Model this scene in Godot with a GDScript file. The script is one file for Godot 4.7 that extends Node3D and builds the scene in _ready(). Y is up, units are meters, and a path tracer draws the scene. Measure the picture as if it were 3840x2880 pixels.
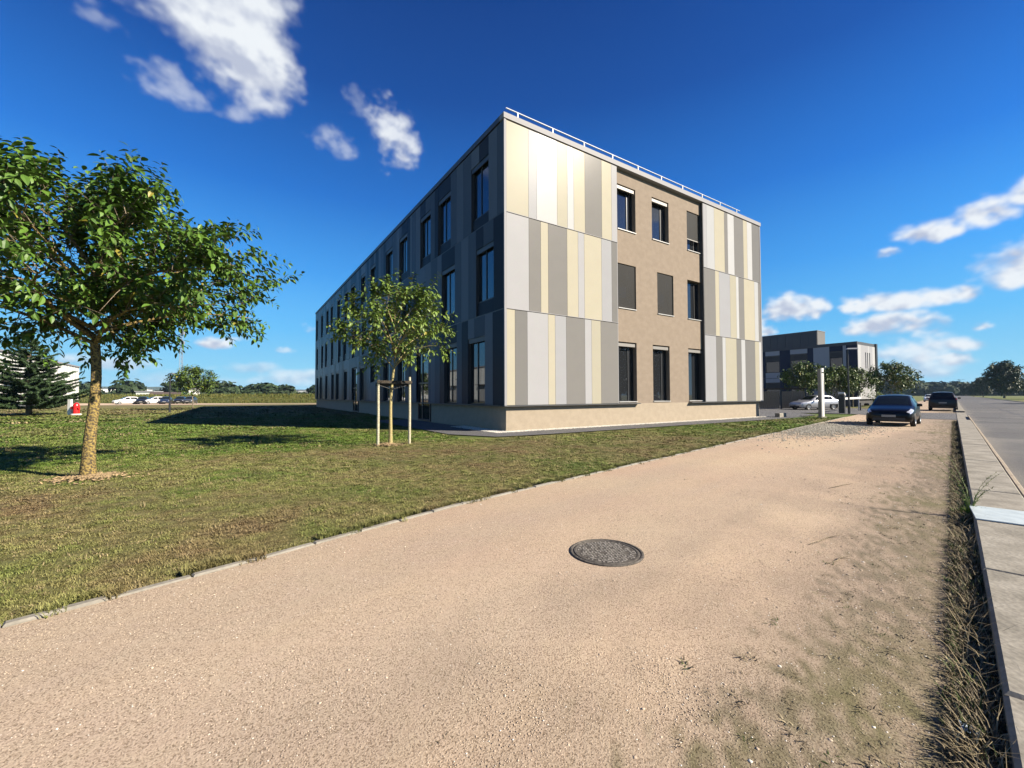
extends Node3D
# An office block with striped metal cladding beside a gravel path and a road, late afternoon sun from the right.
# World: camera foot at the origin, -z is "depth". Road frame: t runs along the road, l to the right of it.

const CORNER := Vector3(-0.3008, 0.0, -17.183)      # near corner of the office building
const TURN := 0.5799                                # its heading (radians)
const BLD_W := 20.79
const BLD_L := 50.24
const EXPOSURE := 2.8

var names := {}
var box_mesh := BoxMesh.new()
var M := {}
var rng := RandomNumberGenerator.new()
var n_lawn := FastNoiseLite.new()
var n_patch := FastNoiseLite.new()
var n_fine := FastNoiseLite.new()

func rf(t: float, l: float, y := 0.0) -> Vector3:
	return Vector3(t * 0.7245 + l * 0.6893, y, -(t * 0.6893 - l * 0.7245))

func to_rf(p: Vector3) -> Vector2:
	return Vector2(p.x * 0.7245 - p.z * 0.6893, p.x * 0.6893 + p.z * 0.7245)

func bl(x: float, y: float, z: float) -> Vector3:   # office building's own axes to world
	return CORNER + Basis(Vector3.UP, TURN) * Vector3(x, y, z)

# ------------------------------------------------------------------ naming
func numbered(parent: Node, called: String) -> String:
	var key := str(parent.get_instance_id()) + called
	var n: int = names.get(key, 0)
	names[key] = n + 1
	return called if n == 0 else "%s_%03d" % [called, n]

func put(o: Node3D, called: String, parent: Node) -> Node3D:
	o.name = numbered(parent, called)
	parent.add_child(o, true)
	return o

func thing(called: String, label: String, category: String, at := Vector3.ZERO, turn := 0.0, group := "") -> Node3D:
	var o := Node3D.new()
	put(o, called, self)
	o.position = at
	o.rotation.y = turn
	tag(o, label, category, group)
	return o

func tag(o: Node, label: String, category: String, group := "", kind := "") -> void:
	if label != "": o.set_meta("label", label)
	if category != "": o.set_meta("category", category)
	if group != "": o.set_meta("group", group)
	if kind != "": o.set_meta("kind", kind)

func inst(mesh: Mesh, called: String, material: Material, parent: Node) -> MeshInstance3D:
	var o := MeshInstance3D.new()
	o.mesh = mesh
	if material: o.material_override = material
	put(o, called, parent)
	return o

func block(called: String, material: Material, parent: Node, c: Vector3, s: Vector3) -> MeshInstance3D:
	var o := inst(box_mesh, called, material, parent)
	o.position = c
	o.scale = s
	return o

func struct(o: Node, called_label := "") -> void:
	o.set_meta("kind", "structure")
	if called_label != "": o.set_meta("label", called_label)

# ------------------------------------------------------------------ mesh builder
class MB:
	var v := PackedVector3Array()
	var n := PackedVector3Array()
	var uv := PackedVector2Array()
	var c := PackedColorArray()
	var colored := false
	var col := Color.WHITE
	func tri(a: Vector3, b: Vector3, d: Vector3, out: Vector3) -> void:
		var nn := (d - a).cross(b - a)
		if nn.length_squared() < 1e-14: return
		nn = nn.normalized()
		if nn.dot(out) < 0:
			nn = -nn
			var k := b
			b = d
			d = k
		v.append(a); v.append(b); v.append(d)
		n.append(nn); n.append(nn); n.append(nn)
		if colored:
			c.append(col); c.append(col); c.append(col)
	func quad(a: Vector3, b: Vector3, d: Vector3, e: Vector3, out: Vector3) -> void:
		tri(a, b, d, out)
		tri(a, d, e, out)
	func trin(a: Vector3, b: Vector3, d: Vector3, na: Vector3, nb: Vector3, nd: Vector3) -> void:
		var nn := (d - a).cross(b - a)
		if nn.length_squared() < 1e-16: return
		if nn.dot(na + nb + nd) < 0:
			var k := b
			b = d
			d = k
			k = nb
			nb = nd
			nd = k
		v.append(a); v.append(b); v.append(d)
		n.append(na); n.append(nb); n.append(nd)
		if colored:
			c.append(col); c.append(col); c.append(col)
	func box(o: Vector3, s: Vector3, b := Basis.IDENTITY) -> void:
		var h := s * 0.5
		for ax in 3:
			var e := Vector3.ZERO
			e[ax] = 1.0
			var f := Vector3.ZERO
			f[(ax + 1) % 3] = 1.0
			var g := Vector3.ZERO
			g[(ax + 2) % 3] = 1.0
			for sg in [-1.0, 1.0]:
				var m: Vector3 = e * h[ax] * sg
				var p: Vector3 = f * h[(ax + 1) % 3]
				var q: Vector3 = g * h[(ax + 2) % 3]
				quad(o + b * (m - p - q), o + b * (m + p - q), o + b * (m + p + q), o + b * (m - p + q), b * (e * sg))
	func slab(o: Vector3, s: Vector3, bev: float, b := Basis.IDENTITY) -> void:   # box with a chamfered top
		var h := s * 0.5
		var lo := []
		var hi := []
		var tp := []
		for q in [Vector2(-1, -1), Vector2(1, -1), Vector2(1, 1), Vector2(-1, 1)]:
			lo.append(o + b * Vector3(q.x * h.x, -h.y, q.y * h.z))
			hi.append(o + b * Vector3(q.x * h.x, h.y - bev, q.y * h.z))
			tp.append(o + b * Vector3(q.x * (h.x - bev), h.y, q.y * (h.z - bev)))
		for k in 4:
			var j := (k + 1) % 4
			var mid: Vector3 = (lo[k] + lo[j]) * 0.5 - o
			var out := Vector3(mid.x, 0, mid.z)
			quad(lo[k], lo[j], hi[j], hi[k], out)
			quad(hi[k], hi[j], tp[j], tp[k], out.normalized() + Vector3.UP)
		quad(tp[0], tp[1], tp[2], tp[3], Vector3.UP)
	func tube(p: Array, r: Array, sides := 8, cap := true) -> void:
		var rings := []
		var norms := []
		var last := Vector3.UP
		for i in p.size():
			var d: Vector3 = (p[min(i + 1, p.size() - 1)] - p[max(i - 1, 0)])
			d = d.normalized() if d.length() > 1e-6 else last
			last = d
			var s := d.cross(Vector3(0.13, 0.21, 0.97) if absf(d.z) < 0.8 else Vector3(0.97, 0.13, 0.2)).normalized()
			var w := d.cross(s)
			var ring := PackedVector3Array()
			var nr := PackedVector3Array()
			for k in sides:
				var a := TAU * k / sides
				var nn := s * cos(a) + w * sin(a)
				ring.append(p[i] + nn * r[i])
				nr.append(nn)
			rings.append(ring)
			norms.append(nr)
		for i in p.size() - 1:
			for k in sides:
				var j := (k + 1) % sides
				trin(rings[i][k], rings[i][j], rings[i + 1][j], norms[i][k], norms[i][j], norms[i + 1][j])
				trin(rings[i][k], rings[i + 1][j], rings[i + 1][k], norms[i][k], norms[i + 1][j], norms[i + 1][k])
		if cap:
			for e in [0, p.size() - 1]:
				var out: Vector3 = (p[0] - p[1]) if e == 0 else (p[-1] - p[-2])
				for k in sides:
					tri(p[e], rings[e][k], rings[e][(k + 1) % sides], out)
	func lathe(prof: Array, o: Vector3, sides := 24, b := Basis.IDENTITY) -> void:   # prof: Vector2(radius, height)
		for i in prof.size() - 1:
			var d: Vector2 = prof[i + 1] - prof[i]
			if d.length() < 1e-7: continue
			var nn := Vector2(d.y, -d.x).normalized()
			for k in sides:
				var a := TAU * k / sides
				var e := TAU * (k + 1) / sides
				var ua := Vector3(cos(a), 0, sin(a))
				var ue := Vector3(cos(e), 0, sin(e))
				var p0: Vector3 = o + b * (ua * prof[i].x + Vector3.UP * prof[i].y)
				var p1: Vector3 = o + b * (ue * prof[i].x + Vector3.UP * prof[i].y)
				var p2: Vector3 = o + b * (ue * prof[i + 1].x + Vector3.UP * prof[i + 1].y)
				var p3: Vector3 = o + b * (ua * prof[i + 1].x + Vector3.UP * prof[i + 1].y)
				var na: Vector3 = b * (ua * nn.x + Vector3.UP * nn.y)
				var ne: Vector3 = b * (ue * nn.x + Vector3.UP * nn.y)
				trin(p0, p1, p2, na, ne, ne)
				trin(p0, p2, p3, na, ne, na)
	func mesh() -> ArrayMesh:
		var a := []
		a.resize(Mesh.ARRAY_MAX)
		a[Mesh.ARRAY_VERTEX] = v
		a[Mesh.ARRAY_NORMAL] = n
		if colored: a[Mesh.ARRAY_COLOR] = c
		var m := ArrayMesh.new()
		m.add_surface_from_arrays(Mesh.PRIMITIVE_TRIANGLES, a)
		return m

func make(mb: MB, called: String, material: Material, parent: Node) -> MeshInstance3D:
	return inst(mb.mesh(), called, material, parent)

# ------------------------------------------------------------------ materials
func lin(r: float, g: float, b: float) -> Color:
	return Color(r, g, b).linear_to_srgb()

func mat(r: float, g: float, b: float, rough := 0.8, metal := 0.0, spec := 0.5) -> StandardMaterial3D:
	var m := StandardMaterial3D.new()
	m.albedo_color = lin(r, g, b)
	m.roughness = rough
	m.metallic = metal
	m.metallic_specular = spec
	return m

func noise_img(kind: int, freq: float, octaves: int, size: int, sd: int) -> Image:
	var f := FastNoiseLite.new()
	f.noise_type = kind
	f.frequency = freq
	f.seed = sd
	f.fractal_octaves = octaves
	f.fractal_type = FastNoiseLite.FRACTAL_FBM if octaves > 1 else FastNoiseLite.FRACTAL_NONE
	if kind == FastNoiseLite.TYPE_CELLULAR:
		f.cellular_return_type = FastNoiseLite.RETURN_CELL_VALUE
	var im := f.get_seamless_image(size, size)
	im.convert(Image.FORMAT_L8)
	return im

func tint(im: Image, stops: Array, grain: Image = null, amount := 0.0) -> ImageTexture:   # stops: [position, Color in linear values]
	var lut := []
	for k in 256:
		var x := k / 255.0
		var c: Color = stops[-1][1]
		for s in stops.size() - 1:
			if x <= stops[s + 1][0]:
				c = (stops[s][1] as Color).lerp(stops[s + 1][1], clampf((x - stops[s][0]) / maxf(stops[s + 1][0] - stops[s][0], 1e-4), 0, 1))
				break
		lut.append(c)
	var src := im.get_data()
	var g := grain.get_data() if grain else PackedByteArray()
	var out := PackedByteArray()
	out.resize(src.size() * 3)
	for k in src.size():
		var c: Color = lut[src[k]]
		if grain: c = c * (1.0 + (g[k] / 127.5 - 1.0) * amount)
		c = c.linear_to_srgb()
		out[k * 3] = clampi(int(c.r * 255.0), 0, 255)
		out[k * 3 + 1] = clampi(int(c.g * 255.0), 0, 255)
		out[k * 3 + 2] = clampi(int(c.b * 255.0), 0, 255)
	var o := Image.create_from_data(im.get_width(), im.get_height(), false, Image.FORMAT_RGB8, out)
	return ImageTexture.create_from_image(o)

func textured(tex: Texture2D, tile: float, rough := 0.85, bump: Image = null, depth := 0.0) -> StandardMaterial3D:
	var m := StandardMaterial3D.new()
	m.albedo_texture = tex
	m.uv1_triplanar = true
	m.uv1_world_triplanar = true
	m.uv1_triplanar_sharpness = 4.0
	m.uv1_scale = Vector3.ONE / tile
	m.roughness = rough
	m.metallic_specular = 0.35
	if bump:
		m.heightmap_enabled = true
		m.heightmap_texture = ImageTexture.create_from_image(bump)
		m.heightmap_scale = depth
	return m

func materials() -> void:
	var simplex := FastNoiseLite.TYPE_SIMPLEX_SMOOTH
	var cell := FastNoiseLite.TYPE_CELLULAR
	var speck := noise_img(simplex, 0.35, 1, 1024, 5)
	var stones := noise_img(cell, 0.16, 1, 1024, 11)
	var stones2 := noise_img(cell, 0.11, 1, 1024, 12)
	var soft := noise_img(simplex, 0.012, 4, 512, 3)
	var softer := noise_img(simplex, 0.02, 5, 512, 8)
	var fine := noise_img(simplex, 0.12, 3, 512, 21)
	# gravel: crushed pinkish-beige stone; tone comes from the vertex colours
	M.gravel = textured(tint(stones, [[0.0, Color(0.36, 0.33, 0.30)], [0.16, Color(0.66, 0.63, 0.60)], [0.55, Color(0.86, 0.85, 0.83)], [1.0, Color(1.08, 1.08, 1.06)]], speck, 0.35), 1.05, 0.95, stones, 0.16)
	M.gravel.vertex_color_use_as_albedo = true
	M.soil = textured(tint(softer, [[0.2, Color(0.6, 0.55, 0.5)], [0.5, Color(0.85, 0.85, 0.82)], [0.8, Color(1, 1, 1)]], null, 0.0), 1.3, 1.0, fine, 1.5)
	M.soil.vertex_color_use_as_albedo = true
	var asph := noise_img(cell, 0.2, 1, 1024, 31)
	M.asphalt = textured(tint(asph, [[0.0, Color(0.041, 0.041, 0.045)], [0.6, Color(0.082, 0.082, 0.086)], [0.9, Color(0.131, 0.131, 0.131)], [1.0, Color(0.213, 0.213, 0.205)]], speck, 0.3), 1.9, 0.85, asph, 0.4)
	M.road = textured(tint(asph, [[0.0, Color(0.5, 0.5, 0.52)], [0.6, Color(0.78, 0.78, 0.79)], [1.0, Color(1.0, 1.0, 1.0)]], speck, 0.3), 2.3, 0.8, asph, 0.5)
	M.road.vertex_color_use_as_albedo = true
	M.concrete = textured(tint(soft, [[0.2, Color(0.150, 0.140, 0.118)], [0.5, Color(0.190, 0.177, 0.150)], [0.8, Color(0.224, 0.210, 0.181)]], fine, 0.22), 2.6, 0.9, fine, 0.25)
	M.render_beige = textured(tint(softer, [[0.15, Color(0.165, 0.134, 0.104)], [0.5, Color(0.178, 0.145, 0.113)], [0.85, Color(0.192, 0.157, 0.123)]], fine, 0.12), 4.2, 0.92, fine, 0.1)
	M.plinth = textured(tint(softer, [[0.15, Color(0.234, 0.197, 0.148)], [0.5, Color(0.250, 0.211, 0.160)], [0.85, Color(0.267, 0.226, 0.172)]], fine, 0.10), 3.7, 0.92, fine, 0.1)
	M.white_pebble = mat(0.6, 0.57, 0.5, 0.9)
	M.white_pebble.vertex_color_use_as_albedo = true
	M.stone_bit = mat(1, 1, 1, 0.9)
	M.stone_bit.vertex_color_use_as_albedo = true
	# facade; bluish greys and slate have the long side's shade mixed into them
	for k in [["light", 0.25, 0.252, 0.262], ["mid", 0.142, 0.139, 0.134], ["cream", 0.288, 0.27, 0.214], ["white", 0.31, 0.314, 0.318], ["dark", 0.045, 0.047, 0.05], ["slate", 0.030, 0.037, 0.050], ["shaded_grey", 0.116, 0.132, 0.160], ["shaded_mid", 0.076, 0.090, 0.114], ["navy", 0.03, 0.038, 0.06]]:
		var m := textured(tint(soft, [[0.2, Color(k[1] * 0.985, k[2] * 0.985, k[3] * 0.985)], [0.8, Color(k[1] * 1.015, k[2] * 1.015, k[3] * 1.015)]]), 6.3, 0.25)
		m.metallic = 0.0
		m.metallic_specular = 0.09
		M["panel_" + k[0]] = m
		var m2: StandardMaterial3D = m.duplicate()
		m2.albedo_color = Color(0.955, 0.96, 0.965)
		m2.roughness = 0.29
		M["panel_" + k[0] + "_2"] = m2
	M.trim = mat(0.22, 0.22, 0.232, 0.5, 0.0, 0.15)
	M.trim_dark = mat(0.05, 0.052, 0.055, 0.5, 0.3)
	M.core = mat(0.03, 0.03, 0.032, 0.9)
	M.frame = mat(0.02, 0.021, 0.023, 0.4, 0.2)
	M.glass = mat(0.085, 0.095, 0.11, 0.02, 0.85, 0.6)
	M.blind = mat(0.028, 0.027, 0.026, 0.6, 0.1)
	M.blind_light = mat(0.15, 0.143, 0.132, 0.5, 0.1)
	M.sill = mat(0.32, 0.32, 0.31, 0.4, 0.1)
	M.galv = mat(0.32, 0.33, 0.35, 0.5, 0.2)
	M.roofing = mat(0.16, 0.16, 0.16, 0.95)
	M.curtain = mat(0.5, 0.42, 0.2, 0.9)
	# plants
	M.leaf = mat(1, 1, 1, 0.5, 0.0, 0.4)
	M.leaf.vertex_color_use_as_albedo = true
	M.leaf.backlight = Color(0.35, 0.45, 0.12)
	M.blade = mat(1, 1, 1, 0.7, 0.0, 0.3)
	M.blade.vertex_color_use_as_albedo = true
	M.blade.backlight = Color(0.2, 0.25, 0.08)
	M.needle = mat(1, 1, 1, 0.7, 0.0, 0.3)
	M.needle.vertex_color_use_as_albedo = true
	var barkn := noise_img(simplex, 0.03, 5, 512, 77)
	M.bark_lichen = textured(tint(barkn, [[0.3, Color(0.05, 0.04, 0.028)], [0.44, Color(0.11, 0.085, 0.045)], [0.54, Color(0.2, 0.142, 0.04)], [0.75, Color(0.25, 0.19, 0.07)]], fine, 0.4), 0.8, 0.95, barkn, 0.9)
	M.bark = textured(tint(barkn, [[0.25, Color(0.07, 0.055, 0.04)], [0.5, Color(0.16, 0.13, 0.09)], [0.8, Color(0.26, 0.22, 0.15)]], fine, 0.3), 0.6, 0.95, barkn, 0.8)
	M.bark_young = textured(tint(barkn, [[0.25, Color(0.17, 0.13, 0.06)], [0.5, Color(0.30, 0.25, 0.11)], [0.8, Color(0.38, 0.33, 0.18)]], fine, 0.3), 0.5, 0.95, barkn, 0.5)
	M.timber = textured(tint(barkn, [[0.2, Color(0.22, 0.20, 0.14)], [0.5, Color(0.33, 0.31, 0.22)], [0.8, Color(0.42, 0.40, 0.30)]], fine, 0.3), 0.7, 0.9)
	M.timber_dark = textured(tint(barkn, [[0.2, Color(0.022, 0.018, 0.014)], [0.5, Color(0.038, 0.031, 0.024)], [0.8, Color(0.06, 0.05, 0.038)]], fine, 0.3), 0.7, 0.9)
	M.fence = textured(tint(barkn, [[0.2, Color(0.10, 0.085, 0.06)], [0.5, Color(0.16, 0.135, 0.10)], [0.8, Color(0.21, 0.18, 0.14)]], fine, 0.3), 0.9, 0.9)
	M.iron = textured(tint(soft, [[0.2, Color(0.05, 0.045, 0.04)], [0.5, Color(0.085, 0.077, 0.068)], [0.8, Color(0.12, 0.11, 0.097)]], fine, 0.35), 0.35, 0.7)
	M.iron_worn = textured(tint(soft, [[0.2, Color(0.14, 0.13, 0.115)], [0.5, Color(0.20, 0.185, 0.165)], [0.8, Color(0.26, 0.245, 0.22)]], fine, 0.4), 0.35, 0.6)
	M.iron.metallic = 0.35
	M.iron_dark = mat(0.035, 0.03, 0.026, 0.8, 0.2)
	M.chip = mat(1, 1, 1, 0.95)
	M.chip.vertex_color_use_as_albedo = true
	M.rubber = mat(0.012, 0.012, 0.013, 0.75)
	M.strap = mat(0.01, 0.01, 0.011, 0.6)
	M.white_paint = mat(0.6, 0.6, 0.58, 0.4)
	M.plate_white = textured(tint(soft, [[0.2, Color(0.30, 0.345, 0.36)], [0.8, Color(0.37, 0.42, 0.435)]], fine, 0.06), 1.1, 0.45)
	M.red_paint = mat(0.45, 0.012, 0.012, 0.35)
	M.dark_paint = mat(0.022, 0.024, 0.027, 0.4, 0.2)
	M.grey_paint = mat(0.13, 0.135, 0.14, 0.45, 0.2)
	M.print_grey = mat(0.3, 0.31, 0.32, 0.5)
	M.plastic = mat(0.02, 0.02, 0.021, 0.6)
	M.car_glass = mat(0.008, 0.011, 0.012, 0.03, 0.0, 0.45)
	M.lamp_glass = mat(0.55, 0.57, 0.6, 0.06, 0.45)
	M.lamp_red = mat(0.25, 0.01, 0.01, 0.1)
	M.rim = mat(0.42, 0.43, 0.44, 0.3, 0.8)
	M.number_plate = mat(0.22, 0.22, 0.21, 0.5)
	M.foil = mat(0.16, 0.22, 0.30, 0.4, 0.1)
	M.mast = mat(0.22, 0.24, 0.27, 0.6, 0.3)
	M.shed_white = textured(tint(soft, [[0.2, Color(0.52, 0.53, 0.5)], [0.8, Color(0.62, 0.63, 0.6)]]), 9.0, 0.7)
	M.roof_tile = mat(0.06, 0.04, 0.036, 0.9)
	M.cream_wall = mat(0.5, 0.44, 0.33, 0.9)

# ------------------------------------------------------------------ sky
const SUN_AZ := 107.6     # degrees clockwise from the view direction
const SUN_EL := 31.8
# azimuth, elevation, half width, half height (degrees), density, flat base 0..1
const CLOUDS := [
	[-36.5, 39.5, 8.2, 6.0, 1.25, 0.0], [-33.5, 34.5, 5.4, 4.2, 1.05, 0.0], [-30.5, 31.6, 3.6, 2.2, 0.62, 0.0], [-39.6, 30.4, 2.9, 1.6, 0.42, 0.0], [-34.8, 30.2, 3.2, 1.3, 0.4, 0.0],
	[-23.1, 29.6, 2.8, 1.6, 0.4, 0.0], [-15.3, 30.6, 2.7, 3.4, 0.8, 0.0], [-17.6, 33.0, 1.8, 2.4, 0.6, 0.0], [-44.6, 33.1, 1.8, 1.2, 0.25, 0.0], [-20.0, 33.6, 2.2, 1.5, 0.2, 0.0],
	[45.3, 15.3, 2.9, 1.5, 1.15, 0.5], [49.0, 15.9, 2.9, 2.0, 1.2, 0.5], [52.5, 17.0, 2.5, 2.0, 1.1, 0.5], [51.8, 10.6, 4.2, 2.9, 1.2, 0.6], [55.0, 12.0, 3.8, 3.0, 1.2, 0.6],
	[33.2, 9.5, 2.9, 2.3, 1.3, 0.5], [35.6, 9.3, 1.9, 1.9, 1.2, 0.5], [29.0, 8.5, 3.0, 2.4, 1.2, 0.5], [40.2, 9.3, 2.0, 1.7, 1.25, 0.5], [43.6, 9.2, 3.8, 1.4, 1.2, 0.5], [46.8, 9.1, 2.0, 1.1, 1.15, 0.4],
	[41.6, 6.9, 3.2, 1.5, 1.1, 0.4], [44.4, 6.6, 2.6, 1.8, 1.05, 0.4], [43.6, 4.6, 3.6, 1.8, 0.8, 0.2], [41.2, 3.6, 2.5, 1.2, 0.65, 0.2], [45.0, 2.4, 4.2, 1.6, 0.6, 0.0], [47.2, 4.5, 2.0, 1.0, 0.85, 0.5], [46.6, 3.2, 1.6, 0.9, 0.8, 0.3],
	[-35.4, 5.7, 2.2, 0.9, 0.95, 0.6], [-33.5, 6.6, 1.3, 0.6, 0.6, 0.4], [-25.7, 8.2, 1.2, 0.8, 0.6, 0.3], [-28.6, 5.5, 1.2, 0.5, 0.5, 0.3], [42.0, 14.1, 1.2, 0.6, 0.7, 0.3], [31.3, 7.4, 1.2, 1.0, 0.9, 0.3], [48.3, 6.1, 0.8, 0.5, 0.9, 0.4],
	[-40.0, 2.0, 9.0, 1.3, 0.6, 0.0], [-27.0, 2.2, 7.0, 1.2, 0.6, 0.0], [-44.0, 3.2, 4.0, 0.9, 0.7, 0.5], [-30.5, 3.2, 5.0, 0.8, 0.45, 0.3]]

func dir_of(az: float, el: float) -> Vector3:
	return Vector3(sin(deg_to_rad(az)) * cos(deg_to_rad(el)), sin(deg_to_rad(el)), -cos(deg_to_rad(az)) * cos(deg_to_rad(el)))

func make_sky() -> ImageTexture:
	var w := 2560
	var h := 1280
	var px := PackedFloat32Array()
	px.resize(w * h * 3)
	var sun := dir_of(SUN_AZ, SUN_EL)
	var stops := [[0.0, Color8(158, 214, 240)], [3.0, Color8(140, 209, 243)], [8.0, Color8(103, 187, 242)], [15.0, Color8(69, 154, 230)], [24.0, Color8(41, 115, 203)], [35.0, Color8(27, 81, 161)], [48.0, Color8(19, 60, 131)], [90.0, Color8(13, 45, 108)]]
	var sn := PackedFloat32Array()
	var cs := PackedFloat32Array()
	for x in w:
		var a := (x + 0.5) / w * TAU
		sn.append(sin(a))
		cs.append(-cos(a))
	for y in h:
		var el := 90.0 - (y + 0.5) / h * 180.0
		var c := Color(0.2, 0.19, 0.17)
		if el > 0.0:
			for s in stops.size() - 1:
				if el <= stops[s + 1][0]:
					c = (stops[s][1] as Color).srgb_to_linear().lerp((stops[s + 1][1] as Color).srgb_to_linear(), (el - stops[s][0]) / (stops[s + 1][0] - stops[s][0]))
					break
		c = c / EXPOSURE
		var ce := cos(deg_to_rad(el))
		var se := sin(deg_to_rad(el))
		var o := y * w * 3
		if el <= 0.0:
			for x in w:
				px[o] = c.r; px[o + 1] = c.g; px[o + 2] = c.b
				o += 3
			continue
		var amount := 0.75 * smoothstep(0.0, 18.0, el)
		for x in w:
			var g := sn[x] * ce * sun.x + se * sun.y + cs[x] * ce * sun.z
			var k := 1.0 + amount * g * g
			px[o] = c.r * k; px[o + 1] = c.g * k; px[o + 2] = c.b * k
			o += 3
	# clouds: those in view, then the same kind of fair-weather cloud all round
	var nz := FastNoiseLite.new()
	nz.noise_type = FastNoiseLite.TYPE_SIMPLEX_SMOOTH
	nz.frequency = 1.0
	nz.fractal_octaves = 6
	nz.fractal_gain = 0.52
	nz.seed = 9
	var list := CLOUDS.duplicate()
	var r := RandomNumberGenerator.new()
	r.seed = 404
	for k in 46:
		var az := r.randf_range(60.0, 300.0)
		var el := 3.0 + 40.0 * pow(r.randf(), 1.8)
		var sz := r.randf_range(2.0, 5.0) * (0.6 + el / 40.0)
		for j in 3:
			list.append([az + r.randf_range(-1, 1) * sz, el + r.randf_range(-0.2, 0.2) * sz, sz, sz * 0.5, r.randf_range(0.7, 1.2), 0.4])
	for cl in list:
		var hw: float = cl[2]
		var hh: float = cl[3]
		var c0: float = cos(deg_to_rad(cl[1]))
		var y0 := int(clampf((90.0 - cl[1] - hh * 1.5) / 180.0 * h, 0, h / 2.0 - 1))
		var y1 := int(clampf((90.0 - cl[1] + hh * 1.5) / 180.0 * h, 0, h / 2.0 - 1))
		var dx := int(hw * 1.5 / c0 / 360.0 * w)
		var xc := int(fposmod(cl[0] / 360.0, 1.0) * w)
		for y in range(y0, y1 + 1):
			var el2 := 90.0 - (y + 0.5) / h * 180.0
			var v: float = (el2 - cl[1]) / hh
			var vv: float = v * (1.0 + cl[5]) if v < 0 else v
			var ce := cos(deg_to_rad(el2))
			var se := sin(deg_to_rad(el2))
			for xx in range(xc - dx, xc + dx + 1):
				var u: float = float(xx - xc) / w * 360.0 * c0 / hw
				var m: float = 1.0 - (u * u + vv * vv)
				if m < -0.6: continue
				var x := posmod(xx, w)
				var d := Vector3(sn[x] * ce, se * 1.5, cs[x] * ce)
				var f := 4.0 + 22.0 / hw
				var nn := nz.get_noise_3dv(d * f)
				var wisp := nz.get_noise_3dv(d * f * 3.1 + Vector3(7, 3, 1))
				var thin: float = clampf((1.0 - cl[4]) * 0.9, 0.0, 0.7)
				var dens: float = smoothstep(0.0, 1.7, m * (1.5 - thin) + nn * (1.35 + thin) + wisp * 0.6 + 0.02 - thin * 0.2) * minf(cl[4] * 1.1, 1.15)
				if dens <= 0.003: continue
				dens = minf(dens, 0.97)
				var n2 := nz.get_noise_3dv((d + Vector3(0.012, 0.016, 0.0)) * f)
				var lit := clampf(0.9 + (nn - n2) * 0.7 + v * 0.12, 0.72, 1.0)
				var o := (y * w + x) * 3
				px[o] = lerpf(px[o], (0.30 + 0.58 * lit) / EXPOSURE * lit, dens)
				px[o + 1] = lerpf(px[o + 1], (0.45 + 0.47 * lit) / EXPOSURE * lit, dens)
				px[o + 2] = lerpf(px[o + 2], (0.60 + 0.36 * lit) / EXPOSURE * (0.35 + 0.65 * lit), dens)
	return ImageTexture.create_from_image(Image.create_from_data(w, h, false, Image.FORMAT_RGBF, px.to_byte_array()))

func camera_and_light() -> void:
	var cam := Camera3D.new()
	cam.name = "camera"
	cam.position = Vector3(0, 1.5, 0)
	cam.rotation = Vector3(0.0274, 0, -0.0031)
	cam.fov = 84.956
	cam.near = 0.05
	cam.far = 6000.0
	add_child(cam)
	cam.current = true
	var env := Environment.new()
	env.background_mode = Environment.BG_SKY
	var sm := PanoramaSkyMaterial.new()
	sm.panorama = make_sky()
	var sky := Sky.new()
	sky.sky_material = sm
	env.sky = sky
	env.tonemap_mode = Environment.TONE_MAPPER_LINEAR
	env.tonemap_exposure = EXPOSURE
	env.sdfgi_enabled = true
	env.ssao_enabled = true
	env.ssil_enabled = true
	env.fog_enabled = true
	env.fog_density = 0.0001
	env.fog_light_color = Color(0.72, 0.84, 0.95)
	var we := WorldEnvironment.new()
	we.name = "world_environment"
	we.environment = env
	add_child(we)
	var sun := DirectionalLight3D.new()
	sun.name = "sun"
	sun.light_energy = 1.6
	sun.light_color = Color(1.0, 0.95, 0.87)
	sun.light_angular_distance = 0.53
	sun.shadow_enabled = true
	add_child(sun)
	sun.look_at_from_position(dir_of(SUN_AZ, SUN_EL) * 100.0, Vector3.ZERO, Vector3.UP)

# ------------------------------------------------------------------ ground
const EDGE := [[-14.0, -4.2], [-1.2, -4.25], [0.0, -4.35], [1.1, -4.45], [2.4, -4.6], [3.5, -4.7], [5.6, -4.75], [8.6, -4.78], [14.5, -4.82], [20.4, -4.85], [29.2, -4.9], [36.0, -4.95]]

func edge_l(t: float) -> float:
	for i in EDGE.size() - 1:
		if t <= EDGE[i + 1][0]:
			return lerpf(EDGE[i][1], EDGE[i + 1][1], clampf((t - EDGE[i][0]) / (EDGE[i + 1][0] - EDGE[i][0]), 0, 1))
	return -4.95

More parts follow.
